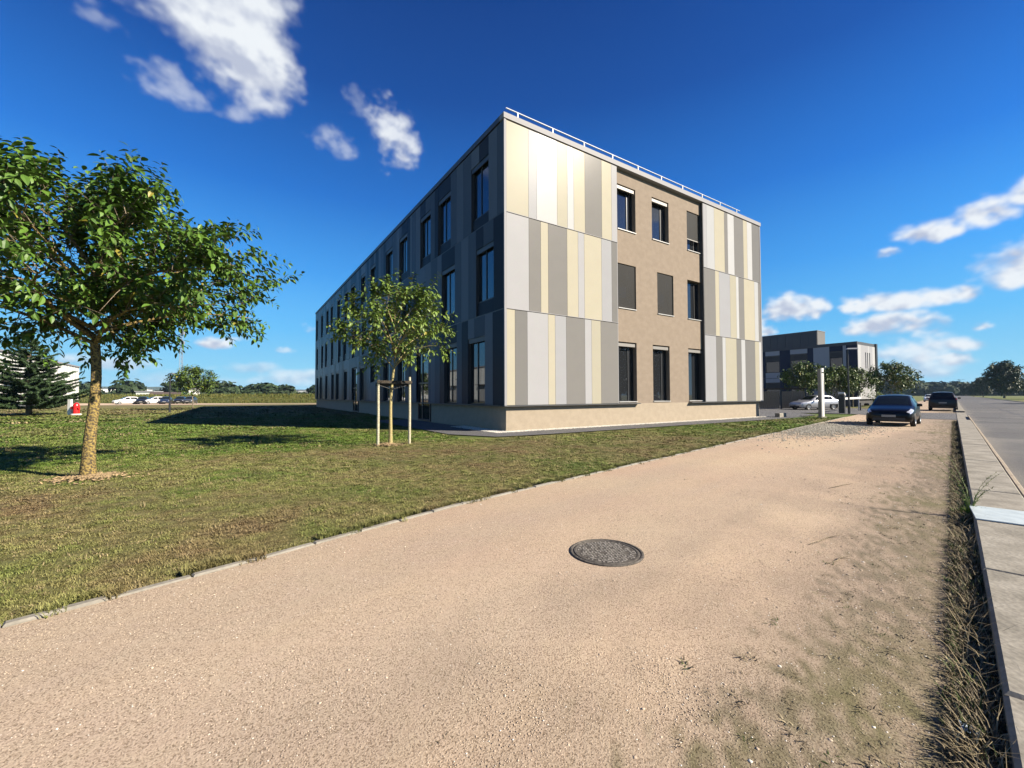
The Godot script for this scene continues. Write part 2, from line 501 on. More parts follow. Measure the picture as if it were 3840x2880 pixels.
func lawn_color(p: Vector3) -> Color:
	var q := to_rf(p)
	var d := -p.z
	var a := n_lawn.get_noise_2d(p.x, p.z)
	var b := n_patch.get_noise_2d(p.x, p.z)
	var c := n_fine.get_noise_2d(p.x, p.z)
	var dry := 0.30 + 0.55 * a + 0.35 * b + 0.35 * c
	if q.y < 0.0:
		dry += 0.30 * smoothstep(-14.0, -11.6, q.y) * (1.0 - smoothstep(15.0, 22.0, q.x))
		dry -= 0.25 * smoothstep(15.0, 22.0, q.x) * (1.0 - smoothstep(30.0, 40.0, d))
		dry -= 0.22 * (1.0 - smoothstep(-13.5, -12.0, q.y)) * (1.0 - smoothstep(24.0, 34.0, d))
		dry += 0.36 * smoothstep(30.0, 44.0, d) * (1.0 - smoothstep(85.0, 120.0, d))
	dry = clampf(dry, 0.0, 1.0)
	var green := Color(0.062, 0.102, 0.016).lerp(Color(0.104, 0.150, 0.026), clampf(0.5 + b * 0.8, 0, 1))
	var straw := Color(0.200, 0.160, 0.076).lerp(Color(0.135, 0.098, 0.050), clampf(0.35 + a + c * 0.5, 0, 1))
	return green.lerp(straw, dry)

func path_color(t: float, l: float) -> Color:
	var p := rf(t, l)
	var a := n_patch.get_noise_2d(p.x * 0.7 + 31.0, p.z * 0.7)
	var b := n_lawn.get_noise_2d(t * 0.35 + 100.0, l * 2.6)        # streaks along the way
	var c := n_fine.get_noise_2d(p.x * 0.5, p.z * 0.5 + 50.0)
	var col := Color(0.386, 0.287, 0.213).lerp(Color(0.410, 0.325, 0.232), clampf(0.5 + a * 1.1, 0, 1))
	var g := n_lawn.get_noise_2d(t * 0.12 + 300.0, l * 1.1 + 20.0)      # wheel-worn bands and loose dust
	col = col.lerp(Color(0.45, 0.36, 0.27), clampf(g * 1.6, 0, 0.55)).lerp(Color(0.29, 0.232, 0.18), clampf(-g * 1.5 - 0.05, 0, 0.5))
	col = col.lerp(Color(0.325, 0.268, 0.212), clampf(0.2 + b * 1.0, 0, 0.6))
	col = col.lerp(Color(0.235, 0.188, 0.146), smoothstep(-2.2, -0.9, l + 0.8 * b + 0.5 * c) * 0.7)
	var e := n_fine.get_noise_2d(p.x * 2.3 + 9.0, p.z * 2.3)
	var f := n_fine.get_noise_2d(p.x * 6.5 + 3.0, p.z * 6.5)
	var moss := smoothstep(-0.85, -0.4, l + 0.45 * a + 0.3 * c + 0.35 * e + 0.55 * f) * clampf(0.75 + f * 1.3, 0.15, 1.0)
	col = col.lerp(Color(0.151, 0.125, 0.092).lerp(Color(0.118, 0.108, 0.054), clampf(0.25 + a * 1.6, 0, 1)), moss * 0.92)
	var grey := smoothstep(0.2, 0.62, 1.0 - pow((t - 23.5) / 6.5, 2) - pow((l + 3.9) / 1.7, 2) + 0.7 * c + 0.4 * a)
	col = col.lerp(Color(0.169, 0.160, 0.132), grey * 0.75)
	return col

func grid_sheet(xs: PackedFloat32Array, ys: PackedFloat32Array, at: Callable, color: Callable) -> ArrayMesh:
	var v := PackedVector3Array()
	var n := PackedVector3Array()
	var c := PackedColorArray()
	var ix := PackedInt32Array()
	for i in xs.size():
		for j in ys.size():
			var p: Vector3 = at.call(xs[i], ys[j])
			v.append(p)
			n.append(Vector3.UP)
			c.append(color.call(xs[i], ys[j]))
	var m := ys.size()
	var flip := (v[m] - v[0]).cross(v[1] - v[0]).y > 0.0
	for i in xs.size() - 1:
		for j in m - 1:
			var k := i * m + j
			if flip: ix.append_array([k, k + 1, k + m, k + 1, k + m + 1, k + m])
			else: ix.append_array([k, k + m, k + 1, k + 1, k + m, k + m + 1])
	var a := []
	a.resize(Mesh.ARRAY_MAX)
	a[Mesh.ARRAY_VERTEX] = v
	a[Mesh.ARRAY_NORMAL] = n
	a[Mesh.ARRAY_COLOR] = c
	a[Mesh.ARRAY_INDEX] = ix
	var mesh := ArrayMesh.new()
	mesh.add_surface_from_arrays(Mesh.PRIMITIVE_TRIANGLES, a)
	return mesh

func steps(from: float, to: float, first: float, growth: float) -> PackedFloat32Array:
	var o := PackedFloat32Array()
	var x := from
	var d := first
	while x < to:
		o.append(x)
		x += d
		d *= growth
	o.append(to)
	return o

func mirrored(one: PackedFloat32Array, centre: float) -> PackedFloat32Array:
	var o := PackedFloat32Array()
	for k in range(one.size() - 1, 0, -1): o.append(centre - one[k])
	for k in one: o.append(centre + k)
	return o

func flat(poly: Array, y: float, called: String, material: Material) -> MeshInstance3D:   # world xz polygon as a sheet
	var pts := PackedVector2Array()
	for p in poly: pts.append(Vector2(p.x, p.z))
	var tri := Geometry2D.triangulate_polygon(pts)
	var mb := MB.new()
	for k in range(0, tri.size(), 3):
		mb.tri(Vector3(pts[tri[k]].x, y, pts[tri[k]].y), Vector3(pts[tri[k + 1]].x, y, pts[tri[k + 1]].y), Vector3(pts[tri[k + 2]].x, y, pts[tri[k + 2]].y), Vector3.UP)
	var o := make(mb, called, material, self)
	struct(o)
	return o

func ground() -> void:
	n_lawn.seed = 4; n_lawn.frequency = 0.16; n_lawn.fractal_octaves = 4
	n_patch.seed = 6; n_patch.frequency = 0.45; n_patch.fractal_octaves = 3
	n_fine.seed = 8; n_fine.frequency = 1.7; n_fine.fractal_octaves = 3
	# one sheet to the horizon, fine near the camera
	var xs := mirrored(steps(0, 3000, 0.16, 1.022), -5.0)
	var zs := mirrored(steps(0, 3000, 0.16, 1.022), -7.0)
	var g := inst(grid_sheet(xs, zs, func(x, z): return Vector3(x, -0.012 - 0.03 * (0.5 + 0.5 * n_patch.get_noise_2d(x, z)), z), func(x, z): return lawn_color(Vector3(x, 0, z))), "ground", M.soil, self)
	struct(g)
	# gravel path
	var ts := steps(-4.0, 1.0, 0.06, 1.0)
	ts.append_array(steps(1.06, 240.0, 0.06, 1.012))
	var ls := PackedFloat32Array()
	for k in 97: ls.append(k / 96.0)
	var pm := grid_sheet(ts, ls, func(t, s): return rf(t, lerpf(edge_l(t) + 0.02, 0.14, s), 0.004 + 0.006 * n_patch.get_noise_2d(t * 2.0, s * 9.0) * (1.0 - absf(s * 2.0 - 1.0))), func(t, s): return path_color(t, lerpf(edge_l(t), 0.14, s)))
	struct(inst(pm, "gravel_path", M.gravel, self))
	# road
	var rt := steps(-20.0, 20.0, 0.35, 1.0)
	rt.append_array(steps(20.3, 900.0, 0.35, 1.02))
	var rl := PackedFloat32Array()
	for k in 41: rl.append(0.60 + 7.9 * k / 40.0)
	var rm := grid_sheet(rt, rl, func(t, l): return rf(t, l, 0.006), func(t, l): return road_color(t, l))
	struct(inst(rm, "road", M.road, self))
	# tar seams along the road
	for sp in [[3.15, 0.11, 9.0, 140.0, 1], [5.6, 0.07, 30.0, 120.0, 2]]:
		var mb := MB.new()
		var t: float = sp[2]
		var prev := []
		while t < sp[3]:
			var wob: float = 0.05 * sin(t * 0.7 + sp[4]) + 0.03 * sin(t * 2.3)
			var w: float = sp[1] * (1.0 + 0.5 * sin(t * 1.7 + sp[4] * 2.0))
			var now := [rf(t, sp[0] + wob - w * 0.5, 0.0105), rf(t, sp[0] + wob + w * 0.5, 0.0105)]
			if prev: mb.quad(prev[0], prev[1], now[1], now[0], Vector3.UP)
			prev = now
			t += 0.6
		struct(make(mb, "tar_seam", mat(0.035, 0.035, 0.037, 0.7), self))
	# asphalt: footpath round the building, car park and drive
	flat([bl(-2.3, 0, -11.5), bl(-2.3, 0, -0.4), bl(-1.3, 0, 1.5), bl(0.6, 0, 1.75), bl(23.0, 0, 1.9), bl(23.0, 0, -0.05), bl(0.0, 0, -0.05), bl(0.0, 0, -11.5)], 0.012, "footpath", M.asphalt)
	flat([bl(21.2, 0, 1.2), bl(26.0, 0, 1.2), rf(40.5, -8.6), rf(40.5, -4.9), rf(36.0, -2.6), rf(35.2, 0.62), rf(47.0, 0.62), rf(47.5, -2.6), rf(56.0, -5.5), rf(60.0, -9.0), rf(70.0, -16.0), bl(70.0, 0, -40.0), bl(24.0, 0, -62.0), bl(21.2, 0, -62.0)], 0.016, "car_park", M.asphalt)
	# beyond the lawn: dusty track on the far left and its parking strip
	flat([Vector3(-130, 0, -62), Vector3(-46, 0, -78), Vector3(-10, 0, -84), Vector3(-10, 0, -89), Vector3(-46, 0, -84), Vector3(-72, 0, -92), Vector3(-130, 0, -100)], 0.012, "gravel_track", mat(0.36, 0.27, 0.19, 0.95))

func road_color(t: float, l: float) -> Color:
	var p := rf(t, l)
	var a := n_patch.get_noise_2d(p.x * 0.5, p.z * 0.5)
	var b := n_lawn.get_noise_2d(t * 1.3 + 7.0, l * 0.3 + 40.0)
	var base := Color(0.130, 0.128, 0.123).lerp(Color(0.094, 0.093, 0.093), clampf(0.5 + b * 1.6, 0, 1))
	base = base.lerp(Color(0.202, 0.193, 0.176), smoothstep(0.1, 0.6, a) * 0.5)
	base = base.lerp(Color(0.252, 0.231, 0.193), (1.0 - smoothstep(0.6, 1.1 + 0.4 * a, l)) * 0.5)     # dust in the gutter
	return base

# ------------------------------------------------------------------ the office building
const TOP := 13.319
const PANEL_TOP := 13.06
const L23 := 9.157
const L12 := 5.102
const BASE := 1.076

func panel(b: Node3D, tone: String, c: Vector3, s: Vector3) -> void:
	block("panel", M["panel_" + tone + ("_2" if rng.randf() < 0.45 else "")], b, c, s)

func row_right(b: Node3D, xs: Array, tones: String, y0: float, y1: float) -> void:
	var key := {"l": "light", "m": "mid", "c": "cream", "w": "white", "d": "dark"}
	for k in tones.length():
		var x0: float = xs[k] + 0.006
		var x1: float = xs[k + 1] - 0.006
		panel(b, key[tones[k]], Vector3((x0 + x1) * 0.5, (y0 + y1) * 0.5, -0.02), Vector3(x1 - x0, y1 - y0 - 0.05, 0.04))

func window_right(b: Node3D, x0: float, x1: float, y0: float, y1: float, blind: float, cover: bool, z := -0.18) -> void:
	# opening in the rendered wall, seen from outside: deep reveal, dark frame, pane, sill
	var w := Node3D.new()
	put(w, "window", b)
	var c := Vector3((x0 + x1) * 0.5, (y0 + y1) * 0.5, z)
	w.position = c
	var hw := (x1 - x0) * 0.5
	var hh := (y1 - y0) * 0.5
	var dz := -0.27
	var f := MB.new()
	for s in [-1.0, 1.0]:
		f.box(Vector3(s * (hw - 0.035), 0, dz), Vector3(0.07, hh * 2.0, 0.07))
		f.box(Vector3(0, s * (hh - 0.035), dz), Vector3(hw * 2.0 - 0.14, 0.07, 0.07))
	f.box(Vector3(hw * 0.42, 0, dz), Vector3(0.06, hh * 2.0 - 0.14, 0.066))
	make(f, "frame", M.frame, w)
	block("pane", M.glass, w, Vector3(0, 0, dz - 0.01), Vector3(hw * 2.0 - 0.13, hh * 2.0 - 0.13, 0.02))
	var sl := MB.new()
	sl.box(Vector3(0, -hh + 0.02, -0.1), Vector3(hw * 2.0 - 0.01, 0.04, 0.30))
	make(sl, "sill", M.sill, w)
	if blind > 0.0:
		var n := int(blind * hh * 2.0 / 0.075)
		var bm := MB.new()
		for k in n:
			bm.box(Vector3(0, hh - 0.06 - k * 0.075, -0.06), Vector3(hw * 2.0 - 0.05, 0.066, 0.008), Basis(Vector3.RIGHT, 0.35))
		make(bm, "blind", M.blind, w)
		block("blind_rail", M.blind_light if blind < 0.95 else M.blind, w, Vector3(0, hh - 0.07 - n * 0.075, -0.06), Vector3(hw * 2.0 - 0.05, 0.05, 0.03))
	elif cover:
		block("blind_box", M.blind_light, w, Vector3(-0.03, hh - 0.15, -0.07), Vector3(hw * 2.0 - 0.14, 0.16, 0.1))

func wall_with_holes(mb: MB, x0: float, x1: float, y0: float, y1: float, holes: Array, z: float, depth: float) -> void:
	# flat wall facing +z with rectangular holes and their reveals
	var xs := [x0, x1]
	var ys := [y0, y1]
	for h in holes:
		for q in [h[0], h[1]]: if not xs.has(q): xs.append(q)
		for q in [h[2], h[3]]: if not ys.has(q): ys.append(q)
	xs.sort()
	ys.sort()
	for i in xs.size() - 1:
		for j in ys.size() - 1:
			var mx: float = (xs[i] + xs[i + 1]) * 0.5
			var my: float = (ys[j] + ys[j + 1]) * 0.5
			var open := false
			for h in holes:
				if mx > h[0] and mx < h[1] and my > h[2] and my < h[3]: open = true
			if not open:
				mb.quad(Vector3(xs[i], ys[j], z), Vector3(xs[i + 1], ys[j], z), Vector3(xs[i + 1], ys[j + 1], z), Vector3(xs[i], ys[j + 1], z), Vector3.BACK)
	for h in holes:
		var a := [Vector3(h[0], h[2], z), Vector3(h[1], h[2], z), Vector3(h[1], h[3], z), Vector3(h[0], h[3], z)]
		var mid := Vector3((h[0] + h[1]) * 0.5, (h[2] + h[3]) * 0.5, z)
		for k in 4:
			var p: Vector3 = a[k]
			var q: Vector3 = a[(k + 1) % 4]
			mb.quad(p, q, q - Vector3(0, 0, depth), p - Vector3(0, 0, depth), mid - (p + q) * 0.5)

func window_left(b: Node3D, s0: float, s1: float, y0: float, y1: float, infill: float) -> void:
	# recess in the cladding of the long side (outward is -x); glass above an infill panel
	var w := Node3D.new()
	put(w, "window", b)
	w.position = Vector3(0, (y0 + y1) * 0.5, -(s0 + s1) * 0.5)
	w.rotation.y = -PI / 2       # own +z looks outwards (-x), own +x runs towards the street
	var hw := (s1 - s0) * 0.5
	var hh := (y1 - y0) * 0.5
	var yb := -hh + infill
	var f := MB.new()
	var dz := -0.17
	for s in [-1.0, 1.0]:
		f.box(Vector3(s * (hw - 0.03), (hh + yb) * 0.5, dz), Vector3(0.06, hh - yb, 0.07))
	f.box(Vector3(0, hh - 0.03, dz), Vector3(hw * 2 - 0.12, 0.06, 0.07))
	f.box(Vector3(0, yb + 0.03, dz), Vector3(hw * 2 - 0.12, 0.06, 0.07))
	f.box(Vector3(-hw * 0.1, (hh + yb) * 0.5, dz), Vector3(0.06, hh - yb - 0.12, 0.066))
	make(f, "frame", M.frame, w)
	block("pane", M.glass, w, Vector3(0, (hh + yb) * 0.5, dz - 0.01), Vector3(hw * 2 - 0.11, hh - yb - 0.11, 0.02))
	var rv := MB.new()
	for s in [-1.0, 1.0]:
		rv.box(Vector3(s * (hw - 0.006), 0, -0.10), Vector3(0.012, hh * 2, 0.17))
	rv.box(Vector3(0, hh - 0.11, -0.06), Vector3(hw * 2 - 0.03, 0.22, 0.06))
	make(rv, "reveal", M.trim_dark, w)
	if infill > 0.1:
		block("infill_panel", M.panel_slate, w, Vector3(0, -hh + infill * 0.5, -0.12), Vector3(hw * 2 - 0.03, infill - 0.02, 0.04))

func door_left(b: Node3D, s0: float, s1: float) -> void:
	var d := Node3D.new()
	put(d, "door", b)
	d.position = Vector3(0.02, 0, -(s0 + s1) * 0.5)
	d.rotation.y = -PI / 2
	var hw := (s1 - s0) * 0.5
	var f := MB.new()
	for x in [-hw + 0.05, -hw * 0.25, hw - 0.05]:
		f.box(Vector3(x, 2.07, -0.14), Vector3(0.09, 4.1, 0.09))
	for y in [0.07, 2.25, 4.08]:
		f.box(Vector3(0, y, -0.14), Vector3(hw * 2 - 0.1, 0.09, 0.086))
	make(f, "frame", M.frame, d)
	for p in [[-hw + 0.05, -hw * 0.25], [-hw * 0.25, hw - 0.05]]:
		for q in [[0.07, 2.25], [2.25, 4.08]]:
			block("pane", M.glass, d, Vector3((p[0] + p[1]) * 0.5, (q[0] + q[1]) * 0.5, -0.15), Vector3(p[1] - p[0] - 0.08, q[1] - q[0] - 0.08, 0.02))
	var h := MB.new()
	h.tube([Vector3(-hw * 0.1, 0.9, -0.05), Vector3(-hw * 0.1, 1.5, -0.05)], [0.015, 0.015], 8)
	for y in [0.92, 1.48]:
		h.tube([Vector3(-hw * 0.1, y, -0.05), Vector3(-hw * 0.1, y, -0.12)], [0.01, 0.01], 6)
	make(h, "handle", M.galv, d)

func row_left(b: Node3D, wins: Array, y0: float, y1: float, wy0: float, wy1: float, infill: float, sd: int) -> void:
	var r := RandomNumberGenerator.new()
	r.seed = sd
	var tones := ["shaded_grey", "slate", "shaded_mid", "slate", "shaded_grey", "slate", "shaded_mid", "shaded_grey"]  # darkened, bluer tones: the sky-lit shade of this side is in the colour
	var s := 0.03
	var list := wins.duplicate()
	list.append([BLD_L - 0.03, BLD_L - 0.03])
	var last := ""
	for w in list:
		var gap: float = w[0] - s
		while gap > 0.05:
			var n := 1 if gap < 0.9 else (2 if gap < 1.7 else int(ceil(gap / r.randf_range(0.8, 1.15))))
			var pw := gap / n * r.randf_range(0.75, 1.25) if n > 1 else gap
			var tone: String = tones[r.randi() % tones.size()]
			if tone == last: tone = "shaded_mid" if last != "shaded_mid" else "shaded_grey"
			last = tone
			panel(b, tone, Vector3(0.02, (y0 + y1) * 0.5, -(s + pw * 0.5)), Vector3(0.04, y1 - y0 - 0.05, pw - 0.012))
			s += pw
			gap = w[0] - s
		if w[1] <= w[0]: break
		var top: float = w[3] if w.size() > 3 else wy1
		# cladding over the window, in one or two pieces
		var cut := r.randf_range(0.3, 0.7) if r.randf() < 0.5 else 1.0
		for k in (2 if cut < 1.0 else 1):
			var a: float = w[0] if k == 0 else lerpf(w[0], w[1], cut)
			var e: float = lerpf(w[0], w[1], cut) if k == 0 else w[1]
			panel(b, ["shaded_grey", "slate", "shaded_mid"][(r.randi() + k) % 3], Vector3(0.02, (top + y1 - 0.025) * 0.5, -(a + e) * 0.5), Vector3(0.04, y1 - 0.025 - top, e - a - 0.012))
		var bot: float = w[2] if w.size() > 2 else wy0
		if bot > wy0 + 0.1:
			panel(b, "shaded_grey", Vector3(0.02, (y0 + 0.025 + bot) * 0.5, -(w[0] + w[1]) * 0.5), Vector3(0.04, bot - y0 - 0.025, w[1] - w[0] - 0.012))
		if w.size() > 4: door_left(b, w[0], w[1])
		else: window_left(b, w[0], w[1], bot, top, infill)
		s = w[1]

func office() -> void:
	var b := thing("office_building", "three-storey office block clad in striped grey and cream metal panels", "building", CORNER, TURN)
	var hole := [[6.9, 8.3, 9.97, 12.33], [9.62, 11.07, 9.97, 12.33], [12.76, 14.14, 9.97, 12.33], [6.9, 8.28, 5.92, 8.24], [10.01, 11.42, 5.92, 8.24], [12.73, 14.14, 5.92, 8.24], [6.9, 8.27, 1.14, 4.22], [9.57, 11.0, 1.14, 4.22], [12.73, 14.25, 1.14, 4.22]]
	# core: everything behind the cladding
	var core := MB.new()
	core.box(Vector3(BLD_W * 0.5, 6.55, -BLD_L * 0.5), Vector3(BLD_W - 1.2, 13.0, BLD_L - 1.2))
	for q in [[0.05, 6.7], [14.16, 20.74]]:
		core.box(Vector3((q[0] + q[1]) * 0.5, (BASE + PANEL_TOP) * 0.5, -0.33), Vector3(q[1] - q[0], PANEL_TOP - BASE, 0.54))
	core.box(Vector3(0.42, (BASE + PANEL_TOP) * 0.5, -BLD_L * 0.5), Vector3(0.36, PANEL_TOP - BASE, BLD_L - 0.3))
	make(core, "core", M.core, b)
	# rendered wall and plinth
	var wall := MB.new()
	wall_with_holes(wall, 6.6, 14.2, BASE, 13.06, hole, -0.18, 0.34)
	make(wall, "wall", M.render_beige, b)
	var pl := MB.new()
	wall_with_holes(pl, 0.18, 20.62, -0.05, BASE, [], -0.18, 0.0)
	pl.quad(Vector3(0.18, -0.05, -0.18), Vector3(0.18, -0.05, -BLD_L + 0.2), Vector3(0.18, BASE, -BLD_L + 0.2), Vector3(0.18, BASE, -0.18), Vector3.LEFT)
	pl.quad(Vector3(20.62, -0.05, -0.18), Vector3(20.62, -0.05, -BLD_L + 0.2), Vector3(20.62, BASE, -BLD_L + 0.2), Vector3(20.62, BASE, -0.18), Vector3.RIGHT)
	make(pl, "plinth", M.plinth, b)
	var i := 0
	for h in hole:
		var bl_: float = [0.0, 0.0, 0.68, 0.99, 0.99, 0.0, 0.0, 0.0, 0.0][i]
		window_right(b, h[0], h[1], h[2], h[3], bl_, i in [0, 1, 6, 7, 8])
		i += 1
	# striped cladding, street side
	row_right(b, [0.11, 1.24, 1.68, 2.83, 3.44, 3.83, 4.53, 5.64, 6.32, 6.69], "clwcwcmcl", L23, PANEL_TOP)
	row_right(b, [0.11, 1.25, 1.89, 2.3, 3.4, 4.07, 4.46, 5.59, 6.29, 6.69], "lmcmclclm", L12, L23)
	row_right(b, [0.11, 0.52, 1.15, 2.28, 2.67, 3.32, 4.46, 4.89, 5.5, 6.69], "cmlclmlcm", BASE, L12)
	row_right(b, [14.12, 14.47, 15.28, 16.39, 16.76, 17.51, 18.62, 19.1, 19.71, 20.7], "lwcmwmcwm", L23, PANEL_TOP)
	row_right(b, [14.12, 15.29, 15.71, 16.93, 17.64, 17.95, 18.59, 19.91, 20.4, 20.7], "mclcwmcwm", L12, L23)
	row_right(b, [14.12, 15.29, 15.97, 16.33, 17.58, 18.15, 18.63, 19.86, 20.4, 20.7], "lmwcmwmcw", BASE, L12)
	# block ends and corner profiles
	for x in [6.71, 14.10]:
		block("end_panel", M.trim if x < 10 else M.trim_dark, b, Vector3(x, (BASE + PANEL_TOP) * 0.5, -0.135), Vector3(0.03, PANEL_TOP - BASE, 0.25))  # left-facing end gets darker trim, its shade put into the colour
	block("corner_profile", M.trim, b, Vector3(0.045, (BASE + PANEL_TOP) * 0.5, -0.012), Vector3(0.11, PANEL_TOP - BASE, 0.06))
	block("corner_profile", M.trim, b, Vector3(20.745, (BASE + PANEL_TOP) * 0.5, -0.012), Vector3(0.08, PANEL_TOP - BASE, 0.06))
	var side := MB.new()
	side.box(Vector3(20.76, (BASE + PANEL_TOP) * 0.5, -BLD_L * 0.5), Vector3(0.05, PANEL_TOP - BASE, BLD_L - 0.2))
	side.box(Vector3(BLD_W * 0.5, (BASE + PANEL_TOP) * 0.5, -BLD_L + 0.03), Vector3(BLD_W - 0.1, PANEL_TOP - BASE, 0.05))
	make(side, "rear_cladding", M.panel_light, b)
	# storey joints
	for y in [L12, L23]:
		for q in [[0.02, 6.72], [14.09, 20.78]]:
			block("joint_profile", M.trim, b, Vector3((q[0] + q[1]) * 0.5, y + 0.012, -0.012), Vector3(q[1] - q[0], 0.022, 0.05))
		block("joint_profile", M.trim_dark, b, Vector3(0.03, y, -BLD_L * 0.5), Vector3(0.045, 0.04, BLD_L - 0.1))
	# drip ledge over the plinth
	for q in [[-0.03, 8.3], [12.7, 20.84]]:
		block("ledge", M.trim_dark, b, Vector3((q[0] + q[1]) * 0.5, BASE - 0.01, -0.075), Vector3(q[1] - q[0], 0.045, 0.24))
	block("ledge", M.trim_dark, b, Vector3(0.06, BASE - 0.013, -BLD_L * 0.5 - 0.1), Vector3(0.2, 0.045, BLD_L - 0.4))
	# roof edge
	block("coping", M.trim, b, Vector3(BLD_W * 0.5, (PANEL_TOP + TOP) * 0.5 + 0.01, -0.13), Vector3(BLD_W + 0.08, TOP - PANEL_TOP - 0.02, 0.36))
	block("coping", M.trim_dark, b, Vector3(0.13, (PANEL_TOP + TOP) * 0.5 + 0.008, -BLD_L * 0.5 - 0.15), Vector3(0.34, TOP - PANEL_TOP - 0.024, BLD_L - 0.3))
	block("coping", M.trim, b, Vector3(BLD_W - 0.12, (PANEL_TOP + TOP) * 0.5 + 0.008, -BLD_L * 0.5 - 0.15), Vector3(0.34, TOP - PANEL_TOP - 0.024, BLD_L - 0.3))
	block("roof", M.roofing, b, Vector3(BLD_W * 0.5, 13.08, -BLD_L * 0.5), Vector3(BLD_W - 0.7, 0.1, BLD_L - 0.7))
	# guard rail along the street side and the long side
	var rail := Node3D.new()
	put(rail, "guard_rail", b)
	var tube := MB.new()
	tube.tube([Vector3(0.35, 13.87, -0.4), Vector3(19.0, 13.87, -0.4)], [0.028, 0.028], 8)
	make(tube, "rail", M.galv, rail)
	for k in 10:
		var p := MB.new()
		p.box(Vector3(0.96 + k * 1.96, 13.58, -0.4), Vector3(0.05, 0.6, 0.05))
		p.box(Vector3(0.96 + k * 1.96, 13.3, -0.36), Vector3(0.14, 0.08, 0.16))
		make(p, "post", M.galv, rail)
	tube = MB.new()
	tube.tube([Vector3(1.1, 13.78, -3.0), Vector3(1.1, 13.78, -49.0)], [0.025, 0.025], 6)
	make(tube, "rail", M.galv, rail)
	for k in 12:
		block("post", M.galv, rail, Vector3(1.1, 13.45, -3.0 - k * 4.1), Vector3(0.05, 0.66, 0.05))
	# long side
	row_left(b, [[1.29, 2.93], [5.22, 6.85], [7.93, 9.56], [11.9, 13.5], [15.0, 16.6], [19.4, 20.9], [22.6, 24.1], [26.5, 28.1], [29.3, 30.9], [33.2, 34.8], [37.3, 38.8], [40.1, 41.6], [44.0, 45.5], [48.1, 49.6]], L23, PANEL_TOP, L23 + 0.03, 12.2, 0.55, 71)
	row_left(b, [[0.87, 2.46], [4.72, 6.37], [8.67, 10.2], [11.4, 12.9], [15.2, 16.7], [18.8, 20.3], [22.1, 23.7], [26.0, 27.5], [30.0, 31.5], [32.7, 34.2], [36.9, 38.4], [40.8, 42.3], [43.65, 45.2], [47.7, 49.2]], L12, L23, L12 + 0.03, 8.2, 0.62, 72)
	row_left(b, [[1.65, 3.27], [4.5, 6.0], [8.23, 10.2, BASE, 4.17, 1], [12.2, 13.75], [15.6, 17.1], [19.3, 20.8, 2.6, 4.17], [22.9, 24.4], [25.4, 27.5, BASE, 4.17, 1], [29.5, 31.1], [33.6, 35.2], [36.4, 38.0], [40.4, 42.0], [44.5, 46.0], [47.4, 48.9]], BASE, L12, BASE + 0.03, 4.17, 0.0, 73)
	# pale pebbles against the wall
	var mm := MultiMesh.new()
	mm.transform_format = MultiMesh.TRANSFORM_3D
	mm.use_colors = true
	mm.mesh = pebble_mesh()
	var r := RandomNumberGenerator.new()
	r.seed = 3
	mm.instance_count = 9000
	for k in 9000:
		var x := r.randf_range(-0.55, 21.0)
		var z := r.randf_range(-0.17, 0.32) if x > -0.05 else r.randf_range(-1.8, 0.32)
		if k % 6 == 0:
			x = r.randf_range(-0.55, 0.17)
			z = r.randf_range(-4.0, 0.3)
		mm.set_instance_transform(k, Transform3D(Basis.from_euler(Vector3(r.randf() * 6.0, r.randf() * 6.0, 0)).scaled(Vector3.ONE * r.randf_range(0.018, 0.035)), bl(x, 0.02, z)))
		var g := r.randf_range(0.55, 1.1)
		mm.set_instance_color(k, Color(g, g, g))
	var o := MultiMeshInstance3D.new()
	o.multimesh = mm
	o.material_override = M.white_pebble
	put(o, "pebble_strip", self)
	tag(o, "strip of pale pebbles along the foot of the sunlit office wall", "pebbles", "", "stuff")

func pebble_mesh() -> ArrayMesh:
	var mb := MB.new()
	var p := [Vector3(1, 0.1, 0), Vector3(-0.9, 0, 0.1), Vector3(0.1, 0.62, 0.05), Vector3(0, -0.6, 0), Vector3(0.1, 0, 0.85), Vector3(-0.1, 0.1, -0.8)]
	for a in [0, 1]:
		for b in [2, 3]:
			for c in [4, 5]:
				mb.trin(p[a], p[b], p[c], p[a].normalized(), p[b].normalized(), p[c].normalized())
	return mb.mesh()

# ------------------------------------------------------------------ plants
func leaf_mesh(width: float, droop: float) -> ArrayMesh:      # unit length along +z, face up
	var mb := MB.new()
	var rows := [[0.0, 0.02], [0.22, 0.75], [0.5, 1.0], [0.78, 0.6], [1.0, 0.02]]
	var prev := []
	for q in rows:
		var z: float = q[0]
		var w: float = q[1] * width * 0.5
		var y: float = -droop * z * z
		var now := [Vector3(-w, y + w * 0.35, z), Vector3(0, y, z), Vector3(w, y + w * 0.35, z)]
		if prev:
			for k in 2:
				mb.quad(prev[k], prev[k + 1], now[k + 1], now[k], Vector3.UP)
		prev = now
	return mb.mesh()

func aim(dir: Vector3, up: Vector3) -> Basis:                 # +z along dir, +y near up
	var z := dir.normalized()
	var x := up.cross(z)
	x = x.normalized() if x.length() > 1e-3 else Vector3.RIGHT
	return Basis(x, z.cross(x), z)

func rand_dir(r: RandomNumberGenerator) -> Vector3:
	var a := r.randf() * TAU
	var y := r.randf_range(-1, 1)
	var k := sqrt(1 - y * y)
	return Vector3(k * cos(a), y, k * sin(a))

